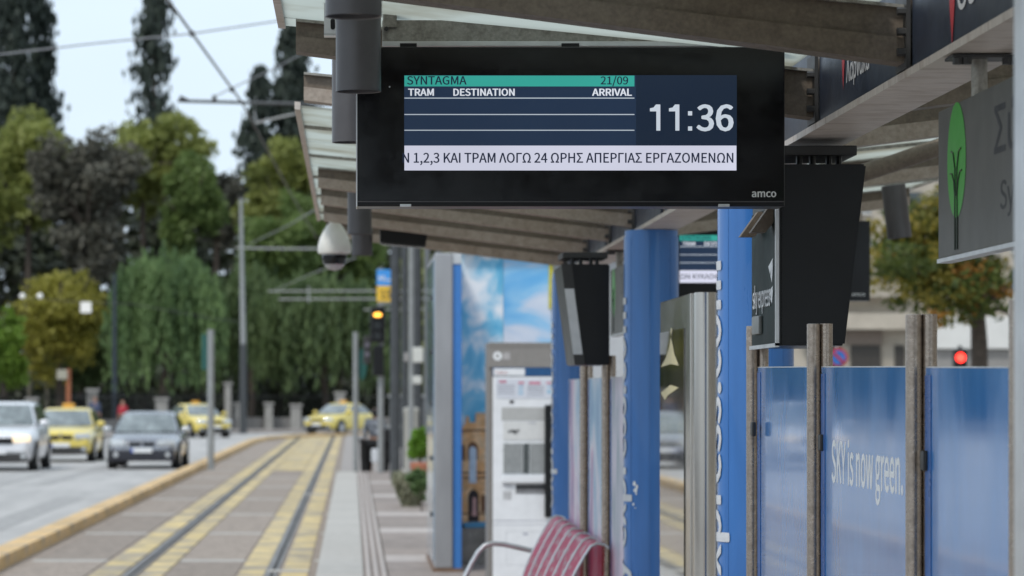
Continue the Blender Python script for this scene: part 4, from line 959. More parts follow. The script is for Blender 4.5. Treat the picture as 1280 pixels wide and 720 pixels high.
# ================================================================== VEHICLES
M_glassc = mat('car_glass', (.10, .12, .12), .05, 0, var=.35, scale=1.5, coat=1, spec=.9, col2=(.22, .25, .25), lo=.4, hi=.7)
M_tyre = mat('tyre_rubber', (.012, .012, .012), .8)
M_rim = mat('alloy_rim', (.45, .45, .46), .35, .8)
M_head = mat('headlamp_glass', (.55, .57, .58), .12, .2, var=.3, scale=6, coat=1)
def car(name, label, cat, x, y, rz, L=4.45, Wd=1.78, H=1.45, hood=.92, belt=.93, paint=None, low=None, hl=None, taxi=False, lowtop=None, kind='sedan', plate=False, grille=None, clearance=.2):
    t = thing(name, label, cat, (x, y, 0), rz=rz)
    hw = Wd / 2; suv = kind == 'suv'
    hs = hood
    st = [(0, .74, .34, hs * .62, hs * .66), (.06, .84, clearance + .06, hs * .74, hs * .80), (.22, .93, clearance, hs * .84, hs * .93), (.55, .98, clearance, hs * .93, hs * .985),
          (1.05, 1.0, clearance, belt - .01, hs + .02), (1.5, 1.0, clearance, belt, hs + .05), (2.3, 1.0, clearance, belt + .01, belt + .04), (3.3, 1.0, clearance, belt + .03, belt + .06), (3.8, .985, clearance, belt + .03, belt + .08), (4.25, .94, clearance + .05, belt, belt + .05), (4.45, .82, .36, .75, .78)]
    sc_ = L / 4.45
    mb = MB(); rings = []
    for (yy, wf, zl, zs, zt) in st:
        w_ = hw * wf; half = [(0, zl), (w_ * .80, zl), (w_ * .97, zl + .07), (w_, zl + (zs - zl) * .45), (w_ * .985, zs - .12), (w_ * .93, zs - .02), (w_ * .78, zs + (zt - zs) * .6), (w_ * .40, zt), (0, zt + .01)]
        ring = [(px_, z) for px_, z in half] + [(-px_, z) for px_, z in half[-2:0:-1]]
        rings.append([mb.bm.verts.new((px_, (yy - 2.225) * sc_, z)) for px_, z in ring])
    n_ = len(rings[0])
    for A, B in zip(rings, rings[1:]):
        for j in range(n_): mb.bm.faces.new((A[j], A[(j + 1) % n_], B[(j + 1) % n_], B[j]))
    mb.bm.faces.new(rings[0]); mb.bm.faces.new(rings[-1][::-1])
    body = mb.build('body', paint, t, smooth=True, local=True)
    md = body.modifiers.new('sub', 'SUBSURF'); md.levels = 2; md.render_levels = 2
    for p in body.data.polygons: p.use_smooth = True
    y_ = lambda v: (v - 2.225) * sc_
    # greenhouse as lofted shell of the body colour with separate panes
    if suv: b0, r0, r1, b1 = 1.15, 1.85, 3.75, 4.2
    elif kind == 'hatch': b0, r0, r1, b1 = 1.1, 1.85, 3.4, 4.1
    else: b0, r0, r1, b1 = 1.15, 1.95, 3.05, 3.85
    zb_ = belt - .03; zr = H - .045; bw = hw * .93; rw = hw * .70
    levels = []
    for k_ in range(6):
        f_ = k_ / 5; e_ = f_ ** 1.15
        levels.append((y_(b0 + (r0 - b0) * e_), y_(b1 + (r1 - b1) * e_), bw + (rw - bw) * (f_ ** 1.3), zb_ + (zr - zb_) * f_))
    def ring_at(yf, yb, w_, z, bow=.10):
        pts = []
        for j in range(9):
            u = -1 + 2 * j / 8; pts.append((w_ * u * .93, yf + bow * u * u * .9, z))
        pts += [(w_, yf + .22, z), (w_ * 1.01, (yf + yb) / 2, z), (w_, yb - .2, z)]
        for j in range(9):
            u = 1 - 2 * j / 8; pts.append((w_ * u * .93, yb - bow * u * u * .8, z))
        pts += [(-w_, yb - .2, z), (-w_ * 1.01, (yf + yb) / 2, z), (-w_, yf + .22, z)]
        return pts
    mb = MB(); rs = [[mb.bm.verts.new(p) for p in ring_at(*lv)] for lv in levels]
    yf, yb, w_, z = levels[-1]
    rs.append([mb.bm.verts.new(p) for p in ring_at(yf + .10, yb - .10, w_ * .92, H - .015)])
    rs.append([mb.bm.verts.new(p) for p in ring_at(yf + .4, yb - .4, w_ * .5, H)])
    for A, B in zip(rs, rs[1:]):
        for j in range(len(A)): mb.bm.faces.new((A[j], A[(j + 1) % len(A)], B[(j + 1) % len(A)], B[j]))
    mb.bm.faces.new(rs[-1])
    mb.build('roof', paint, t, smooth=True, local=True)
    def lerp_ring(f_): 
        e_ = f_ ** 1.15
        return ring_at(y_(b0 + (r0 - b0) * e_), y_(b1 + (r1 - b1) * e_), bw + (rw - bw) * (f_ ** 1.3), zb_ + (zr - zb_) * f_)
    def pane(idx, f0, f1, out, nm):
        mb = MB(); G = []
        for q_ in range(5):
            rg = lerp_ring(f0 + (f1 - f0) * q_ / 4); G.append([mb.bm.verts.new(Vector(rg[i_ % 24]) + Vector(out)) for i_ in idx])
        for A, B in zip(G, G[1:]):
            for j in range(len(A) - 1): mb.bm.faces.new((A[j], A[j + 1], B[j + 1], B[j]))
        return mb.build(nm, M_glassc, t, smooth=True, local=True)
    pane(range(0, 9), .10, .93, (0, -.012, .008), 'windscreen')
    pane(range(12, 21), .10, .93, (0, .012, .008), 'rear_window')
    pane([9, 10], .13, .90, (.012, 0, .004), 'side_window'); pane([10, 11], .13, .90, (.012, 0, .004), 'side_window')
    pane([21, 22], .13, .90, (-.012, 0, .004), 'side_window'); pane([22, 23], .13, .90, (-.012, 0, .004), 'side_window')
    # wheels
    rwh = .34 if suv else .315
    for yy in (.82, 3.55):
        for s_ in (-1, 1):
            cx_ = s_ * (hw - .10); cy_ = y_(yy)
            MB().cyl((s_ * (hw - .17), cy_, rwh + .02), (s_ * (hw + .004), cy_, rwh + .02), rwh + .055, seg=28).build('wheel_arch', M_tyre, t, local=True)
            wh = MB().cyl((cx_ - .11, cy_, rwh), (cx_ + .11, cy_, rwh), rwh, seg=28); wh = wh.build('wheel', M_tyre, t, smooth=True, local=True)
            MB().cyl((cx_ + s_ * .09, cy_, rwh), (cx_ + s_ * .118, cy_, rwh), rwh * .66, seg=20).build('rim', M_rim, wh, local=True)
    # lower bumper, grille, lamps, plate, mirrors
    zc = clearance
    def fr(x0, x1, z0, z1, yo, th, m, nm, bev=.01, par=t):
        return MB().box(x0, x1, y_(yo) , y_(yo) + th, z0, z1, bev).build(nm, m, par, local=True)
    lowm = low or M_dark
    fr(-hw * .80, hw * .80, zc + .02, zc + .24, -.015, .3, lowm, 'lower_grille', .04)
    if lowtop: fr(-hw * .90, hw * .90, zc + .0, lowtop, -.012, .3, lowm, 'bumper', .04)
    gm = grille or M_black
    if suv:
        g_ = fr(-.42, .42, hs * .62, hs * .77, -.03, .12, gm, 'grille', .02)
        fr(-.05, .05, hs * .70, hs * .82, -.045, .05, M_rim, 'badge', .02)
        fr(-hw * .78, hw * .78, zc + .26, zc + .31, -.03, .12, M_alu, 'bumper_strip', .01)
    else:
        for s_ in (-1, 1): fr(min(s_ * .03, s_ * .33), max(s_ * .03, s_ * .33), hs * .66, hs * .78, -.02, .12, gm, 'grille', .02)
        fr(-.028, .028, hs * .76, hs * .84, -.01, .08, M_rim, 'badge', .015)
    for s_ in (-1, 1):
        mb = MB(); Rm = Matrix.Translation((s_ * hw * .66, y_(.10), hs * .74)) @ Matrix.Rotation(s_ * R(26), 4, 'Z') @ Matrix.Rotation(R(-14), 4, 'X')
        mb.box(-.22, .22, -.07, .10, -.085, .085, .035, mtx=Rm); mb.build('headlight', hl or M_head, t, smooth=True, local=True)
        mb = MB(); mb.cyl((s_ * hw * .72, y_(-.02), zc + .17), (s_ * hw * .72, y_(.06), zc + .17), .06, seg=14); mb.build('fog_lamp', M_head, t, local=True)
        mb = MB(); mb.sphere((s_ * (hw + .10), y_(1.42), belt + .09), .11, 1.15, .6, .72, 12); mr_ = mb.build('mirror', paint if taxi or suv else M_head, t, smooth=True, local=True)
        MB().box(min(s_ * (hw - .1), s_ * (hw + .05)), max(s_ * (hw - .1), s_ * (hw + .05)), y_(1.42), y_(1.42) + .06, belt + .02, belt + .06).build('stalk', M_black, mr_, local=True)
        MB().box(min(s_ * hw * .55, s_ * hw * .88), max(s_ * hw * .55, s_ * hw * .88), y_(4.40), y_(4.40) + .04, .68, .86, .01).build('tail_light', mat('tail_lamp_red', (.4, .01, .01), .2), t, local=True)
        for dy in (1.95, 2.95): MB().box(s_ * hw * 1.0 - .008, s_ * hw * 1.0 + .008, y_(dy), y_(dy) + .14, belt - .16, belt - .13).build('door_handle', M_dark, t, local=True)
    p_ = fr(-.26, .26, zc + .22, zc + .33, -.055, .02, M_white, 'number_plate', 0)
    MB().box(-.26, -.215, y_(-.055) - .004, y_(-.055) - .001, zc + .22, zc + .33).build('plate_band', mat('plate_blue', (.02, .08, .45), .5), p_, local=True)
    if taxi:
        MB().box(-.17, .17, y_(2.3), y_(2.3) + .14, H - .005, H + .12, .03).build('taxi_sign', mat('orange_taxi_sign', (.70, .36, .05), .4), t, smooth=True, local=True)
    return t
P_silver = mat('silver_car_paint', (.80, .80, .82), .3, .3, var=.04, coat=.8)
P_yel = mat('yellow_taxi_paint', (.72, .57, .12), .3, 0, var=.03, coat=.8)
P_dark = mat('graphite_car_paint', (.30, .30, .32), .26, .85, var=.06, coat=1.0)
E_hl = emis('warm_headlight_glow', (1, .80, .55, 1), 2.2)
# silver SUV cut by the left edge
car('suv', 'silver SUV with headlight on, cut by the left edge of the photo', 'car', XX(45, 78.0) - .93, 80.0, R(-.6), L=4.6, Wd=1.86, H=1.69, hood=1.06, belt=1.08, paint=P_silver, kind='suv', low=M_dark, hl=mat('warm_headlamp', (.7, .6, .45), .15, emit=(1, .75, .45), es=.9))
car('taxi', 'yellow taxi with orange roof sign right beside the silver SUV', 'taxi', XX(76, 88.0), 90.3, R(-.5), Wd=1.78, H=1.50, hood=.96, belt=.97, paint=P_yel, taxi=True, kind='hatch')
dk = car('saloon_car', 'dark graphite saloon with European number plate driving towards the camera', 'car', XX(179.0, 79.6), 82.0, R(-1.2), L=4.5, Wd=1.80, H=1.44, hood=.88, belt=.90, paint=P_dark, low=mat('gloss_black_bumper', (.012, .012, .02), .3, coat=.4), lowtop=.49)
car('taxi', 'yellow taxi turning behind the dark saloon, showing its flank', 'taxi', XX(243, 139), 141.0, R(24), Wd=1.78, H=1.48, hood=.95, belt=.96, paint=P_yel, taxi=True, kind='sedan')
car('taxi', 'yellow taxi at far centre passing behind the two grey posts', 'taxi', XX(427, 152), 153.2, R(-32), Wd=1.78, H=1.48, hood=.93, belt=.95, paint=P_yel, taxi=True, kind='sedan')

# ================================================================== PEOPLE
def skin(name, verts, edges, radii, m, parent, root=0, sub=2):
    me = bpy.data.meshes.new(name); me.from_pydata([tuple(v) for v in verts], edges, []); me.update()
    o = bpy.data.objects.new(name, me); COL.objects.link(o)
    o.modifiers.new('skin', 'SKIN'); me.materials.append(m)
    if not me.skin_vertices: me.skin_vertices.new()
    sv = me.skin_vertices[0].data
    for i, r_ in enumerate(radii):
        sv[i].radius = r_ if isinstance(r_, tuple) else (r_, r_); sv[i].use_root = (i == root)
    s_ = o.modifiers.new('sub', 'SUBSURF'); s_.levels = sub; s_.render_levels = sub
    bpy.context.view_layer.update()
    dg = bpy.context.evaluated_depsgraph_get(); me2 = bpy.data.meshes.new_from_object(o.evaluated_get(dg))
    bpy.data.objects.remove(o)
    me2.polygons.foreach_set('use_smooth', [True] * len(me2.polygons))
    o2 = bpy.data.objects.new(name, me2); COL.objects.link(o2); o2.parent = parent
    return o2
M_skin = mat('skin_tone', (.42, .24, .17), .6, var=.05)
def person(label, loc, rz, h, top_m, leg_m, hair_m, stride=.15, wide=1.0, long_hair=False, group=None):
    """standing or walking figure; faces -Y before rotation"""
    t = thing('person', label, 'person', loc, group, rz)
    s = h / 1.75; P = lambda x, y, z: Vector((x * s, y * s, z * s))
    V = []; E = []; Rr = []
    def add(p, r_, par=None):
        V.append(p); Rr.append(tuple(q * s for q in r_) if isinstance(r_, tuple) else r_ * s)
        if par is not None: E.append((par, len(V) - 1))
        return len(V) - 1
    pel = add(P(0, 0, .95), (.15, .10)); wa = add(P(0, 0, 1.10), (.13, .09), pel); ch = add(P(0, -.01, 1.30), (.16, .11), wa); nk = add(P(0, 0, 1.47), .055, ch)
    hd0 = add(P(0, -.01, 1.56), .075, nk); hd1 = add(P(0, -.02, 1.65), (.085, .095), hd0); add(P(0, -.01, 1.715), .06, hd1)
    add(P(0, -.10, 1.60), .018, hd0)                                             # nose and chin line
    for s_ in (-1, 1):
        f_ = s_ * stride
        hp = add(P(s_ * .09, 0, .90), .085, pel); kn = add(P(s_ * .10, -f_ * .5 - .02, .49), .058, hp); an = add(P(s_ * .10, -f_ + .02, .09), .038, kn); add(P(s_ * .11, -f_ - .13, .03), .035, an)
        sh = add(P(s_ * .19, 0, 1.40), .055, ch); el = add(P(s_ * .24, .03 + f_ * .3, 1.12), .042, sh); wr = add(P(s_ * .23, -.05 + f_ * .6, .87), .028, el)
        pm = add(P(s_ * .23, -.06 + f_ * .6, .81), (.035, .02), wr)
        for q_ in range(4): 
            k1 = add(P(s_ * .23, -.09 + f_ * .6 + q_ * .02, .75), .010, pm); add(P(s_ * .225, -.10 + f_ * .6 + q_ * .02, .70 - (.008 if q_ in (1, 2) else 0)), .008, k1)
        add(P(s_ * .21, -.11 + f_ * .6, .78), .010, pm)
        add(P(s_ * .085, -.01, 1.62), .016, hd0)                                 # ears
    skin('body', V, E, Rr, M_skin, t)
    # clothing
    V = []; E = []; Rr = []
    pel = add(P(0, 0, .98), (.175 * wide, .125))
    for s_ in (-1, 1):
        f_ = s_ * stride
        hp = add(P(s_ * .095 * wide, 0, .87), .105 * wide, pel); kn = add(P(s_ * .105 * wide, -f_ * .5 - .02, .49), .08 * wide, hp); add(P(s_ * .11 * wide, -f_ + .02, .10), .065 * wide, kn)
    skin('trousers', V, E, Rr, leg_m, t)
    V = []; E = []; Rr = []
    wa = add(P(0, 0, .98), (.175, .125)); mi = add(P(0, 0, 1.15), (.155, .115), wa); ch = add(P(0, -.01, 1.32), (.185, .13), mi); add(P(0, 0, 1.455), .085, ch)
    for s_ in (-1, 1):
        f_ = s_ * stride
        sh = add(P(s_ * .195, 0, 1.40), .075, ch); el = add(P(s_ * .245, .03 + f_ * .3, 1.12), .055, sh); add(P(s_ * .24, -.02 + f_ * .5, .98), .045, el)
    skin('shirt', V, E, Rr, top_m, t)
    V = []; E = []; Rr = []
    a_ = add(P(0, .02, 1.70), (.095, .10)); b_ = add(P(0, .05, 1.62), (.09, .07), a_)
    if long_hair: add(P(0, .07, 1.48), (.09, .04), b_)
    skin('hair', V, E, Rr, hair_m, t, sub=1)
    for s_ in (-1, 1):
        f_ = s_ * stride
        MB().box(s_ * .11 * s - .05 * s, s_ * .11 * s + .05 * s, (-f_ - .19) * s, (-f_ + .09) * s, 0, .085 * s, .025).build('shoe', M_black, t, smooth=True, local=True)
        MB().sphere(P(s_ * .032, -.104, 1.635), .012 * s).build('eye', M_black, t, local=True)
    MB().box(-.025 * s, .025 * s, -.108 * s, -.09 * s, 1.572 * s, 1.58 * s).build('mouth', mat('lip_tone', (.3, .1, .09), .6), t, local=True)
    return t
M_hair = mat('dark_hair', (.012, .01, .009), .6)
M_pat = mat('grey_patterned_cloth', (.34, .36, .40), .8, var=.5, scale=14, col2=(.08, .09, .11), lo=.45, hi=.55)
M_blk = mat('black_cloth', (.010, .010, .011), .85)
pw = person('person in grey patterned top and wide black trousers walking away at the platform end', (XX(469, 67.5), 68.0, .06), R(180), 1.55, M_pat, M_blk, M_hair, .20, 2.0, True)
bag = MB(); bag.box(XX(464, 67.2), XX(473, 67.2), 67.15, 67.25, ZZ(578, 67.2), ZZ(561, 67.2), .03)
tag(bag.build('carrier_bag', mat('white_plastic_bag', (.6, .62, .65), .5)), 'small white bag carried beside the black trousers at the platform end', 'bag')
bag = MB(); bag.box(XX(474, 67.6), XX(491, 67.6), 67.75, 68.05, ZZ(580, 67.6), ZZ(536, 67.6), .11)
tag(bag.build('backpack', M_blk, smooth=True), 'bulky black bag hanging right of the person at the platform end', 'bag')
person('person in blue shirt and dark trousers standing on the far left pavement', (XX(118.5, 138), 138, .14), R(20), 1.66, mat('blue_shirt_cloth', (.07, .09, .16), .8), M_blk, M_hair, .05)
person('person in red top half hidden behind the dark saloon', (XX(153.5, 141), 141, .14), R(-30), 1.5, mat('red_top_cloth', (.42, .03, .05), .8), M_blk, M_hair, .08)

# ================================================================== VEGETATION
def leaf_mat(name, c, c2, tr=.45):
    m = bpy.data.materials.new(name); m.use_nodes = True; t = m.node_tree; t.nodes.clear()
    out = N(t, 'ShaderNodeOutputMaterial'); at = N(t, 'ShaderNodeAttribute', attribute_name='tint')
    mx_ = N(t, 'ShaderNodeMix', data_type='RGBA'); mx_.inputs[6].default_value = (*c, 1); mx_.inputs[7].default_value = (*c2, 1)
    t.links.new(at.outputs['Fac'], mx_.inputs[0])
    df = N(t, 'ShaderNodeBsdfPrincipled'); df.inputs['Roughness'].default_value = .55; df.inputs['Specular IOR Level'].default_value = .35
    tl = N(t, 'ShaderNodeBsdfTranslucent'); ms = N(t, 'ShaderNodeMixShader'); ms.inputs[0].default_value = tr
    t.links.new(mx_.outputs[2], df.inputs['Base Color']); t.links.new(mx_.outputs[2], tl.inputs['Color'])
    t.links.new(df.outputs[0], ms.inputs[1]); t.links.new(tl.outputs[0], ms.inputs[2]); t.links.new(ms.outputs[0], out.inputs[0])
    return m
def leaves(name, centers, size, m, parent, rng, tint, elong=1.0, vertical=False):
    n = len(centers)
    a = rng.normal(size=(n, 3)); a /= np.linalg.norm(a, axis=1)[:, None]
    if vertical: a = a * .25; a[:, 2] = -1; a /= np.linalg.norm(a, axis=1)[:, None]
    b = rng.normal(size=(n, 3)); b -= (b * a).sum(1)[:, None] * a; b /= np.linalg.norm(b, axis=1)[:, None]
    s = size * rng.uniform(.55, 1.3, n)[:, None]
    A = a * s * elong; B = b * s * .6
    co = np.empty((n, 4, 3)); co[:, 0] = centers - A; co[:, 1] = centers + B * .9 - A * .1; co[:, 2] = centers + A; co[:, 3] = centers - B * .9 + A * .1
    me = bpy.data.meshes.new(name); me.vertices.add(n * 4); me.loops.add(n * 4); me.polygons.add(n)
    me.vertices.foreach_set('co', co.reshape(-1)); me.loops.foreach_set('vertex_index', np.arange(n * 4, dtype=np.int32))
    me.polygons.foreach_set('loop_start', np.arange(0, n * 4, 4, dtype=np.int32)); me.update()
    at = me.attributes.new('tint', 'FLOAT', 'POINT'); at.data.foreach_set('value', np.repeat(np.clip(tint, 0, 1), 4).astype(np.float32))
    me.validate()
    return link_mesh(me, name, m, parent)
def blob_points(rng, c, rad, nb, n, br=(.13, .24), fill=.5, lobes=9):
    """leaf centres on clumps gathered in uneven lobes of an ellipsoid"""
    ld = rng.normal(size=(lobes, 3)); ld /= np.linalg.norm(ld, axis=1)[:, None]
    lc = ld * rng.uniform(.25, .68, lobes)[:, None]; lr = rng.uniform(.28, .46, lobes)
    lc = np.vstack([lc, [[0, 0, -.1]]]); lr = np.append(lr, .5)
    li = rng.integers(0, lobes + 1, nb)
    d = rng.normal(size=(nb, 3)); d /= np.linalg.norm(d, axis=1)[:, None]
    bc = lc[li] + d * (lr[li] * rng.uniform(.35, 1.05, nb))[:, None]; brd = rng.uniform(*br, nb)
    wts = brd ** 2; idx = rng.choice(nb, n, p=wts / wts.sum())
    q = rng.normal(size=(n, 3)); q /= np.linalg.norm(q, axis=1)[:, None]
    r_ = rng.uniform(fill, 1.25, n)
    p = bc[idx] + q * (brd[idx] * r_)[:, None] * np.array([1, 1, .75])
    tone = np.clip(rng.uniform(0, 1, nb) * .6 + (rng.uniform(0, 1, lobes + 1)[li]) * .4, 0, 1)
    return np.array(c) + p * np.array(rad), tone[idx]
M_bark = mat('brown_bark', (.075, .058, .045), .9, var=.3, scale=3, bump=.4, bscale=8)
def tree(name, label, px, py, rx, ry, D, m, n=5000, nb=80, size=.20, seed=0, kind='round', trunk=.22, group=None, depth=None, bark=None):
    rng = np.random.default_rng(seed)
    c = W(px, py, D); k_ = D / F; RX, RZ = rx * k_, ry * k_; RY = depth or RX * .8
    base = .1
    t = thing(name, label, 'tree', (c.x, D, base), group)
    # trunk and limbs
    rd = random.Random(seed)
    mb = MB(); tz = max(c.z - RZ * .35, base + .8)
    mb.tube([(c.x + rd.uniform(-.2, .2), D, base - .1), (c.x + rd.uniform(-.25, .25), D, base + (tz - base) * .5), (c.x, D, tz), (c.x + rd.uniform(-.4, .4), D, c.z + RZ * .45)], [trunk, trunk * .85, trunk * .7, trunk * .2], 8)
    for q_ in range(6 if kind != 'cypress' else 0):
        a_ = rd.uniform(0, 6.28); mb.tube([(c.x, D, tz - rd.uniform(0, .6)), (c.x + math.cos(a_) * RX * .3, D + math.sin(a_) * RY * .3, tz + RZ * rd.uniform(.1, .4)), (c.x + math.cos(a_) * RX * .65, D + math.sin(a_) * RY * .65, tz + RZ * rd.uniform(.3, .9))], [trunk * .5, trunk * .33, trunk * .1], 6)
    mb.build('trunk', bark or M_bark, t, smooth=True)
    if kind == 'round':
        pts, tint = blob_points(rng, c, (RX * 1.12, RY, RZ * 1.12), int(nb * 1.9), n)
        leaves('crown', pts, size, m, t, rng, tint * .75 + rng.uniform(0, .25, n))
    elif kind == 'cypress':
        # upward tufts round a spire, thin at the tip
        nbk = nb; hz = rng.uniform(-1, 1, nbk); prof_ = (1 - ((hz + 1) / 2) ** 2.2) * .75 + .12
        ang = rng.uniform(0, 6.28, nbk); rad = rng.uniform(.2, 1, nbk) * prof_
        bc = np.stack([np.cos(ang) * rad, np.sin(ang) * rad, hz], 1)
        idx = rng.integers(0, nbk, n); q = rng.normal(size=(n, 3)) * np.array([.21, .21, .05])
        q *= (.55 + .6 * prof_[idx])[:, None]
        pts = np.array(c) + (bc[idx] + q) * np.array([RX, RX, RZ])
        leaves('crown', pts, size, m, t, rng, rng.uniform(0, 1, nbk)[idx] * .8 + rng.uniform(0, .2, n), 1.1, True)
    elif kind == 'weeping':
        ns_ = n // 26
        d = rng.normal(size=(ns_, 3)); d[:, 2] = np.abs(d[:, 2]) * .9; d /= np.linalg.norm(d, axis=1)[:, None]
        d *= rng.uniform(.55, 1.02, ns_)[:, None]
        top = d * np.array([RX, RY, RZ * .62]) + np.array([c.x, D, c.z + RZ * .36])
        ln = RZ * rng.uniform(.35, 1.15, ns_)
        j = np.tile(np.arange(26), ns_); i_ = np.repeat(np.arange(ns_), 26); f_ = j / 25
        cl = rng.normal(size=(ns_, 3)) * .1
        pts = top[i_] + np.stack([d[i_, 0] * .5 * np.sqrt(f_), d[i_, 1] * .5 * np.sqrt(f_), -f_ * ln[i_]], 1) + rng.normal(size=(len(i_), 3)) * .13
        # neighbouring strands share a tone so that falls of foliage read
        tone = (np.sin(top[:, 0] * 2.1 + 1) * np.cos(top[:, 1] * 1.7) + 1) / 2
        leaves('crown', pts, size, m, t, rng, tone[i_] * .7 + rng.uniform(0, .3, len(i_)), 1.6, True)
    return t
L_olive = leaf_mat('olive_green_leaves', (0.172, 0.201, 0.052), (0.333, 0.356, 0.103))
L_green = leaf_mat('fresh_green_leaves', (0.108, 0.162, 0.048), (0.228, 0.306, 0.096))
L_greyg = leaf_mat('grey_brown_foliage', (.075, .073, .055), (.170, .162, .125), .2)
L_yel = leaf_mat('yellowing_leaves', (0.218, 0.207, 0.034), (0.425, 0.391, 0.081))
L_lime = leaf_mat('lime_green_leaves', (0.121, 0.209, 0.028), (0.231, 0.352, 0.055))
L_weep = leaf_mat('pepper_tree_leaves', (0.086, 0.149, 0.060), (0.213, 0.310, 0.121))
L_darkg = leaf_mat('dark_green_leaves', (0.062, 0.100, 0.043), (0.175, 0.237, 0.094))
L_cyp = leaf_mat('cypress_needles', (.020, .030, .024), (.055, .070, .052), .12)
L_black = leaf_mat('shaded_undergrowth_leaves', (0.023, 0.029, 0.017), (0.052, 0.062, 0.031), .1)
gt = 'park trees beyond the avenue'
tree('cypress_tree', 'dark cypress at the far left edge of the photo', 14, 120, 40, 210, 205, L_cyp, 7000, 170, .26, 1, 'cypress', .3, gt)
tree('cypress_tree', 'dark cypress just right of the leftmost one', 50, 140, 30, 190, 208, L_cyp, 5600, 140, .26, 2, 'cypress', .3, gt)
tree('cypress_tree', 'ragged cypress with sky gaps standing alone left of the overhead wire', 194, 120, 38, 175, 206, L_cyp, 3000, 80, .27, 3, 'cypress', .3, gt)
tree('cypress_tree', 'tall cypress beside the canopy edge left of the display', 366, 150, 34, 125, 204, L_cyp, 6000, 130, .26, 4, 'cypress', .3, gt)
tree('cypress_tree', 'short cypress left of the tall one by the canopy', 324, 165, 26, 78, 203, L_cyp, 2600, 70, .26, 5, 'cypress', .25, gt)
tree('broadleaf_tree', 'olive green tree crown at the left edge under the cypresses', 35, 225, 85, 92, 188, L_olive, 9425, 46, .25, 11, group=gt)
tree('broadleaf_tree', 'wide olive green tree crown under the lone ragged cypress', 178, 205, 92, 80, 190, L_olive, 9425, 46, .25, 12, group=gt)
tree('broadleaf_tree', 'green tree right of the grey-brown tree, above the weeping one', 232, 250, 56, 78, 186, L_green, 7540, 44, .23, 13, group=gt)
tree('grey_tree', 'big grey-brown dusty tree rising behind the yellow tree', 108, 255, 82, 98, 178, L_greyg, 13050, 60, .22, 14, group=gt)
tree('grey_tree', 'thin brownish tree with sky showing through left of the tall lamp pole', 272, 265, 42, 75, 192, L_greyg, 3770, 44, .22, 15, group=gt)
tree('broadleaf_tree', 'bright green tree crown right of the sky gap', 352, 245, 55, 62, 182, L_olive, 6670, 42, .23, 16, group=gt)
tree('broadleaf_tree', 'green tree below the crossing wires behind the tall lamp pole', 348, 315, 62, 78, 174, L_green, 8700, 50, .21, 17, group=gt)
tree('broadleaf_tree', 'green tree behind the dome camera', 425, 315, 66, 92, 176, L_green, 9425, 50, .21, 18, group=gt)
tree('broadleaf_tree', 'yellow-green tree between the dark poles left of the advertising pillar', 528, 395, 62, 115, 172, L_olive, 8700, 50, .21, 19, group=gt)
tree('yellow_tree', 'yellowing tree with spiky top behind the silver SUV and taxi', 72, 390, 76, 84, 166, L_yel, 6500, 52, .18, 20, group=gt)
tree('broadleaf_tree', 'lime green tree cut by the left edge of the photo', 2, 435, 40, 68, 160, L_lime, 3600, 36, .18, 21, group=gt)
tree('weeping_tree', 'rounded weeping green tree above the dark saloon', 208, 412, 68, 108, 162, L_weep, 11000, 40, .15, 22, 'weeping', group=gt)
tree('weeping_tree', 'dark weeping tree above the far centre taxi', 402, 425, 92, 88, 166, L_darkg, 11000, 40, .17, 23, 'weeping', group=gt)
tree('weeping_tree', 'dark weeping tree between the tall lamp pole and the rounded weeping one', 312, 420, 52, 92, 170, L_darkg, 7000, 40, .17, 24, 'weeping', group=gt)
tree('broadleaf_tree', 'shadowy dark tree behind the bus stop post at left', 96, 440, 60, 62, 170, L_darkg, 4500, 40, .2, 25, group=gt)
for i_, (px, py, rx, ry, D_, m_) in enumerate([(-75, 400, 60, 110, 158, L_weep), (-170, 360, 80, 140, 165, L_darkg), (-290, 380, 90, 130, 160, L_green), (-410, 370, 80, 150, 168, L_darkg)]):
    tree('broadleaf_tree', ['weeping green tree just beyond the left edge of the photo', 'dark park tree, second beyond the left edge', 'green park tree, third beyond the left edge', 'dark park tree, farthest beyond the left edge'][i_], px, py, rx, ry, D_, m_, 3600, 36, .26, 60 + i_, group=gt)
# far mass of dark foliage that closes the view
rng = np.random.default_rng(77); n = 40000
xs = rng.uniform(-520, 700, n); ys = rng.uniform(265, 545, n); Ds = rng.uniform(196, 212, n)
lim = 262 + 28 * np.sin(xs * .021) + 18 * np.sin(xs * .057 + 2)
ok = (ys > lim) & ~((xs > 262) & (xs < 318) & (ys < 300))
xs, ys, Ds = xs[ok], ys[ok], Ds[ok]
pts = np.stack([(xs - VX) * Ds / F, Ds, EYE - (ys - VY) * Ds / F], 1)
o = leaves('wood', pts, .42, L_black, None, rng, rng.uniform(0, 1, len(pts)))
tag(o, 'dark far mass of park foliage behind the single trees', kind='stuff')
# dark shrub layer behind the railings
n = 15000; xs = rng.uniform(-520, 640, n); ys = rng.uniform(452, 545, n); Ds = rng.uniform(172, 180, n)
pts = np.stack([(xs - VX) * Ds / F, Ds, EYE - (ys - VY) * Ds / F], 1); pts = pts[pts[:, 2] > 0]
o = leaves('undergrowth', pts, .3, L_black, None, rng, rng.uniform(0, 1, len(pts))); tag(o, 'dark undergrowth behind the park railings', kind='stuff')
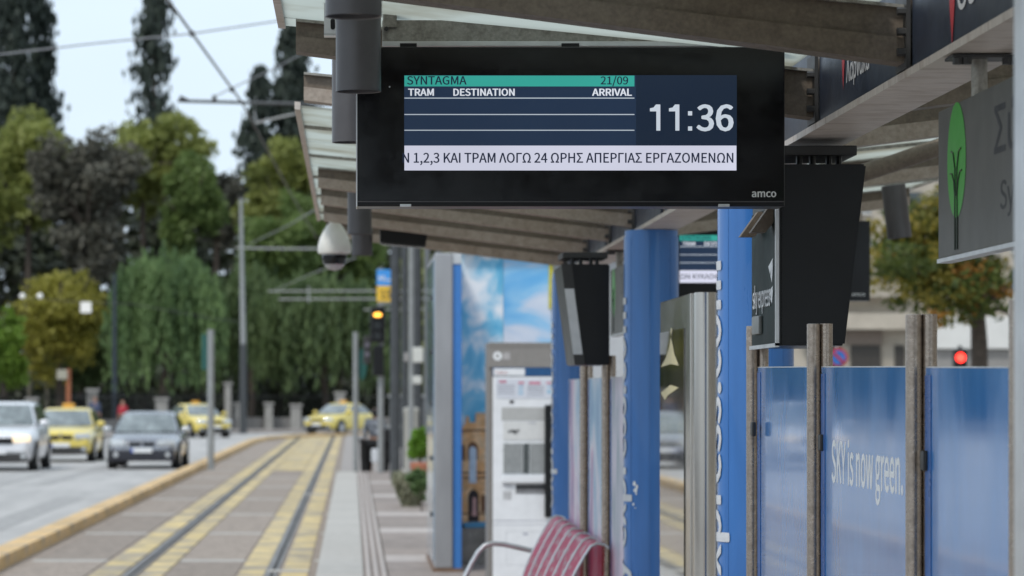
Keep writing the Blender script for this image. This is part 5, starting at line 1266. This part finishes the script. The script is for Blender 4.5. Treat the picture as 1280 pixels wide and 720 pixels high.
# park fence: low wall, stone pillars, iron bars
fen = thing('park_fence', 'low stone wall with pale pillars and dark iron bars along the park', 'fence', (-4, 163, .14))
M_stone = mat('pale_park_stone', (.30, .29, .27), .85, var=.2, scale=2, bump=.3, bscale=10)
M_stone2 = mat('grey_wall_stone', (.17, .16, .15), .85, var=.2, scale=2)
fpts = [(-30, 143), (-13, 145), (-10.8, 150), (-8.8, 158), (-4, 162.5), (4, 164), (14, 165)]
for (x0, y0), (x1, y1) in zip(fpts, fpts[1:]):
    d = Vector((x1 - x0, y1 - y0, 0)); L = d.length; rot = math.atan2(d.y, d.x); Mx = Matrix.Translation((x0, y0, 0)) @ Matrix.Rotation(rot, 4, 'Z')
    MB().box(0, L, -.15, .15, .14, .72, .02, mtx=Mx).build('wall', M_stone2, fen)
    MB().box(0, L, -.03, .03, 1.75, 1.80, 0, mtx=Mx).build('top_bar', M_black, fen)
    mb = MB()
    for q_ in range(int(L / .28)): mb.box(q_ * .28, q_ * .28 + .035, -.018, .018, .722, 1.95, 0, mtx=Mx)
    o = mb.build('iron_bars', M_black, fen); o['kind'] = 'stuff'
for (px, y, w_, top) in [(40, 145, 12, 497), (116, 149, 13, 486), (202, 155, 15, 497), (285, 160.5, 8, 478), (298, 161, 13, 503), (336, 162, 10, 503), (370, 162.8, 13, 505), (425, 163.2, 12, 490), (520, 164, 14, 505)]:
    xx = XX(px, y); ww = w_ / 2 * y / F; zt = ZZ(top, y)
    pl = MB().box(xx - ww, xx + ww, y - .32, y + .22, .12, zt - .12, .02).build('pillar', M_stone, fen)
    MB().box(xx - ww - .07, xx + ww + .07, y - .39, y + .29, zt - .118, zt, .02).build('cap_stone', M_stone, pl)
# pale trunks behind the fence
for (px, py, w_, lb) in [(36, 470, 5, 'pale trunk behind the silver SUV'), (58, 490, 5, 'pale trunk above the taxi roof sign'), (315, 500, 9, 'dark brown trunk between two fence pillars')]:
    D_ = 168; o = MB().tube([(XX(px, D_), D_, 0), (XX(px + 1, D_), D_, ZZ(py, D_)), (XX(px - 2, D_), D_, ZZ(py - 60, D_))], [w_ / 2 * D_ / F, w_ / 2.3 * D_ / F, .05], 8).build('tree_trunk', M_bark if w_ > 6 else mat('pale_bark', (.16, .15, .12), .9), smooth=True)
    tag(o, lb, 'tree trunk')
# planter and shrubs at the platform's right
pt = thing('planter', 'terracotta and white planter beside the advertising pillar', 'planter', W(530, 620, 47))
MB().lathe((XX(530, 47), 47, 0), [(0, PZ + .05), (.15, PZ + .05), (.19, ZZ(604, 47)), (.0, ZZ(604, 47))], 20).build('base', mat('white_planter', (.55, .55, .56), .5), pt, smooth=True)
MB().lathe((XX(530, 47), 47, 0), [(.0, ZZ(603, 47)), (.17, ZZ(603, 47)), (.21, ZZ(580, 47)), (.19, ZZ(578, 47)), (0, ZZ(581, 47))], 20).build('pot', mat('terracotta', (.38, .14, .08), .75, var=.1), pt, smooth=True)
L_bright = leaf_mat('bright_bush_leaves', (.13, .27, .03), (.24, .42, .06))
L_grass = leaf_mat('dusty_grass_leaves', (.20, .21, .13), (.44, .43, .31))
bt = thing('bush', 'bright green bush in the terracotta pot', 'bush', W(526, 578, 47)); rng = np.random.default_rng(5)
pts, ti = blob_points(rng, W(526, 551, 47), (.24, .2, .36), 50, 4600); leaves('foliage', pts, .035, L_bright, bt, rng, ti); MB().cyl((XX(527, 47), 47, ZZ(580, 47)), (XX(527, 47), 47, ZZ(556, 47)), .012, seg=6).build('stem', M_bark, bt)
bt = thing('bush', 'grey-green grassy clump spreading on the slabs left of the planter', 'bush', W(512, 626, 46)); 
n = 4200; an = rng.uniform(0, 6.28, n); f_ = rng.uniform(0, 1, n) ** .7; l_ = rng.uniform(.35, 1, n)
cx_, cy_ = XX(513, 46), 46
pts = np.stack([cx_ + np.cos(an) * f_ * l_ * .29, cy_ + np.sin(an) * f_ * l_ * .29, PZ + .02 + .62 * np.sqrt(f_) * l_ - .22 * f_ * f_], 1)
leaves('foliage', pts, .04, L_grass, bt, rng, rng.uniform(0, 1, n), 2.2, True)
bt = thing('bush', 'dark green small shrub at the foot of the advertising pillar', 'bush', W(524, 628, 44)); pts, ti = blob_points(rng, W(524, 606, 44), (.22, .18, .26), 36, 2600); leaves('foliage', pts, .035, L_weep, bt, rng, ti)
MB().cyl((XX(527, 44), 44, PZ), (XX(527, 44), 44, ZZ(608, 44)), .012, seg=6).build('stem', M_bark, bt)

# ---- right side: plane tree with autumn leaves and the pale building
def plane():
    rng = np.random.default_rng(31)
    D_ = 46; c = W(1195, 322, D_); t = thing('plane_tree', 'plane tree with green, yellow and orange autumn leaves right of the shelter', 'tree', (XX(1225, D_), D_, 0))
    mb = MB(); mb.tube([(XX(1226, D_), D_, -.1), (XX(1224, D_), D_, ZZ(430, D_)), (XX(1222, D_), D_, ZZ(385, D_)), (XX(1200, D_), D_, ZZ(310, D_))], [.14, .12, .10, .05], 10)
    for (ex, ey, dy) in [(1140, 350, .5), (1110, 330, -.6), (1260, 350, .4), (1290, 330, -.4), (1170, 270, .3), (1240, 260, 0), (1150, 385, -.3), (1270, 395, .2)]:
        mb.tube([(XX(1222, D_), D_, ZZ(392, D_)), (XX((1222 + ex) / 2 + 5, D_), D_ + dy * .5, ZZ((392 + ey) / 2 - 8, D_)), (XX(ex, D_), D_ + dy, ZZ(ey, D_))], [.06, .04, .012], 6)
    mb.build('trunk', M_bark, t, smooth=True)
    pts, ti = blob_points(rng, c, (1.95, 1.5, 1.5), 190, 15000, (.09, .17), .3, 15)
    k_ = pts[:, 2] > ZZ(432, D_); pts = pts[k_]; ti = ti[k_]
    g = ti < .56; o_ = (ti >= .80)
    leaves('crown', pts[g], .055, leaf_mat('plane_leaves_green', (.05, .075, .018), (.13, .16, .035)), t, rng, rng.uniform(0, 1, g.sum()))
    y_ = ~g & ~o_; leaves('yellow_leaves', pts[y_], .055, leaf_mat('plane_leaves_yellow', (.15, .15, .03), (.36, .28, .05)), t, rng, rng.uniform(0, 1, y_.sum()))
    leaves('orange_leaves', pts[o_], .055, leaf_mat('plane_leaves_orange', (.22, .11, .025), (.40, .20, .04)), t, rng, rng.uniform(0, 1, o_.sum()))
plane()
bl = thing('apartment_building', 'pale concrete building with deep openings behind the plane tree', 'building', (XX(1150, 95), 95, 0))
M_bw = mat('cream_facade', (.50, .45, .375), .8, var=.08, scale=.6, col2=(.43, .385, .32)); M_bw2 = mat('white_facade', (.72, .72, .70), .7, var=.05, scale=.5)
D_ = 95
def bq(x0, x1, y0, y1, dd, th, m, nm, par=bl):
    mb = MB(); mb.box(XX(x0, D_), XX(x1, D_), D_ - dd, D_ - dd + th, max(0, ZZ(y1, D_)), ZZ(y0, D_)); return mb.build(nm, m, par)
core = bq(960, 1400, 100, 640, 0, 8, M_bw, 'wall')
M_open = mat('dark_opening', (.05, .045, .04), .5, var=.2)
bq(1165, 1400, 396, 436, .5, .5, M_bw2, 'white_band'); bq(1165, 1400, 437, 640, .3, .3, mat('grey_band', (.30, .29, .28), .7), 'grey_base')
bq(990, 1162, 392, 412, .6, .6, M_bw, 'ledge'); bq(990, 1128, 355, 372, .6, .6, M_bw, 'ledge')
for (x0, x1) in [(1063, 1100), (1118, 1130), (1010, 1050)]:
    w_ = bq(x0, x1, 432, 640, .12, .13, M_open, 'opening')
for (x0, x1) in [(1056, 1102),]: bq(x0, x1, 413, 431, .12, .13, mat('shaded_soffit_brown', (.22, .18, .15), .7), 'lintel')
for r_ in range(6):
    for c_i in range(13):
        x0 = 975 + c_i * 32; y0 = 362 - r_ * 48
        if c_i * 32 + 975 > 1385: continue
        f_ = bq(x0, x0 + 17, y0 - 26, y0, .06, .07, mat('window_glass_dark', (.08, .10, .11), .1), 'window'); bq(x0 - 1, x0 + 18, y0, y0 + 2, .14, .14, M_bw2, 'sill', f_)

sb_ = thing('unseen_building', 'unseen long pale building added across the side road to block light from the right', 'building', (24, 35, 0))  # unseen block, added to cut the sky light coming from the right
MB().box(24, 34, -25, 88, 0, 17).build('wall', M_bw, sb_)
MB().box(23.7, 34.2, -25.3, 88.3, 17.001, 17.5).build('roof_edge', M_bw2, sb_)
wm = None
for fl in range(5):
    for q in range(28):
        y0 = -22 + q * 3.9
        if wm is None:
            wm = MB().box(-.04, .03, 0, 2.2, 0, 1.9).build('window', MATS['window_glass_dark'], sb_, local=True); o = wm
        else: o = wm.copy(); COL.objects.link(o)
        o.location = (24 - 24, y0 - 35, 1.2 + fl * 3.2)
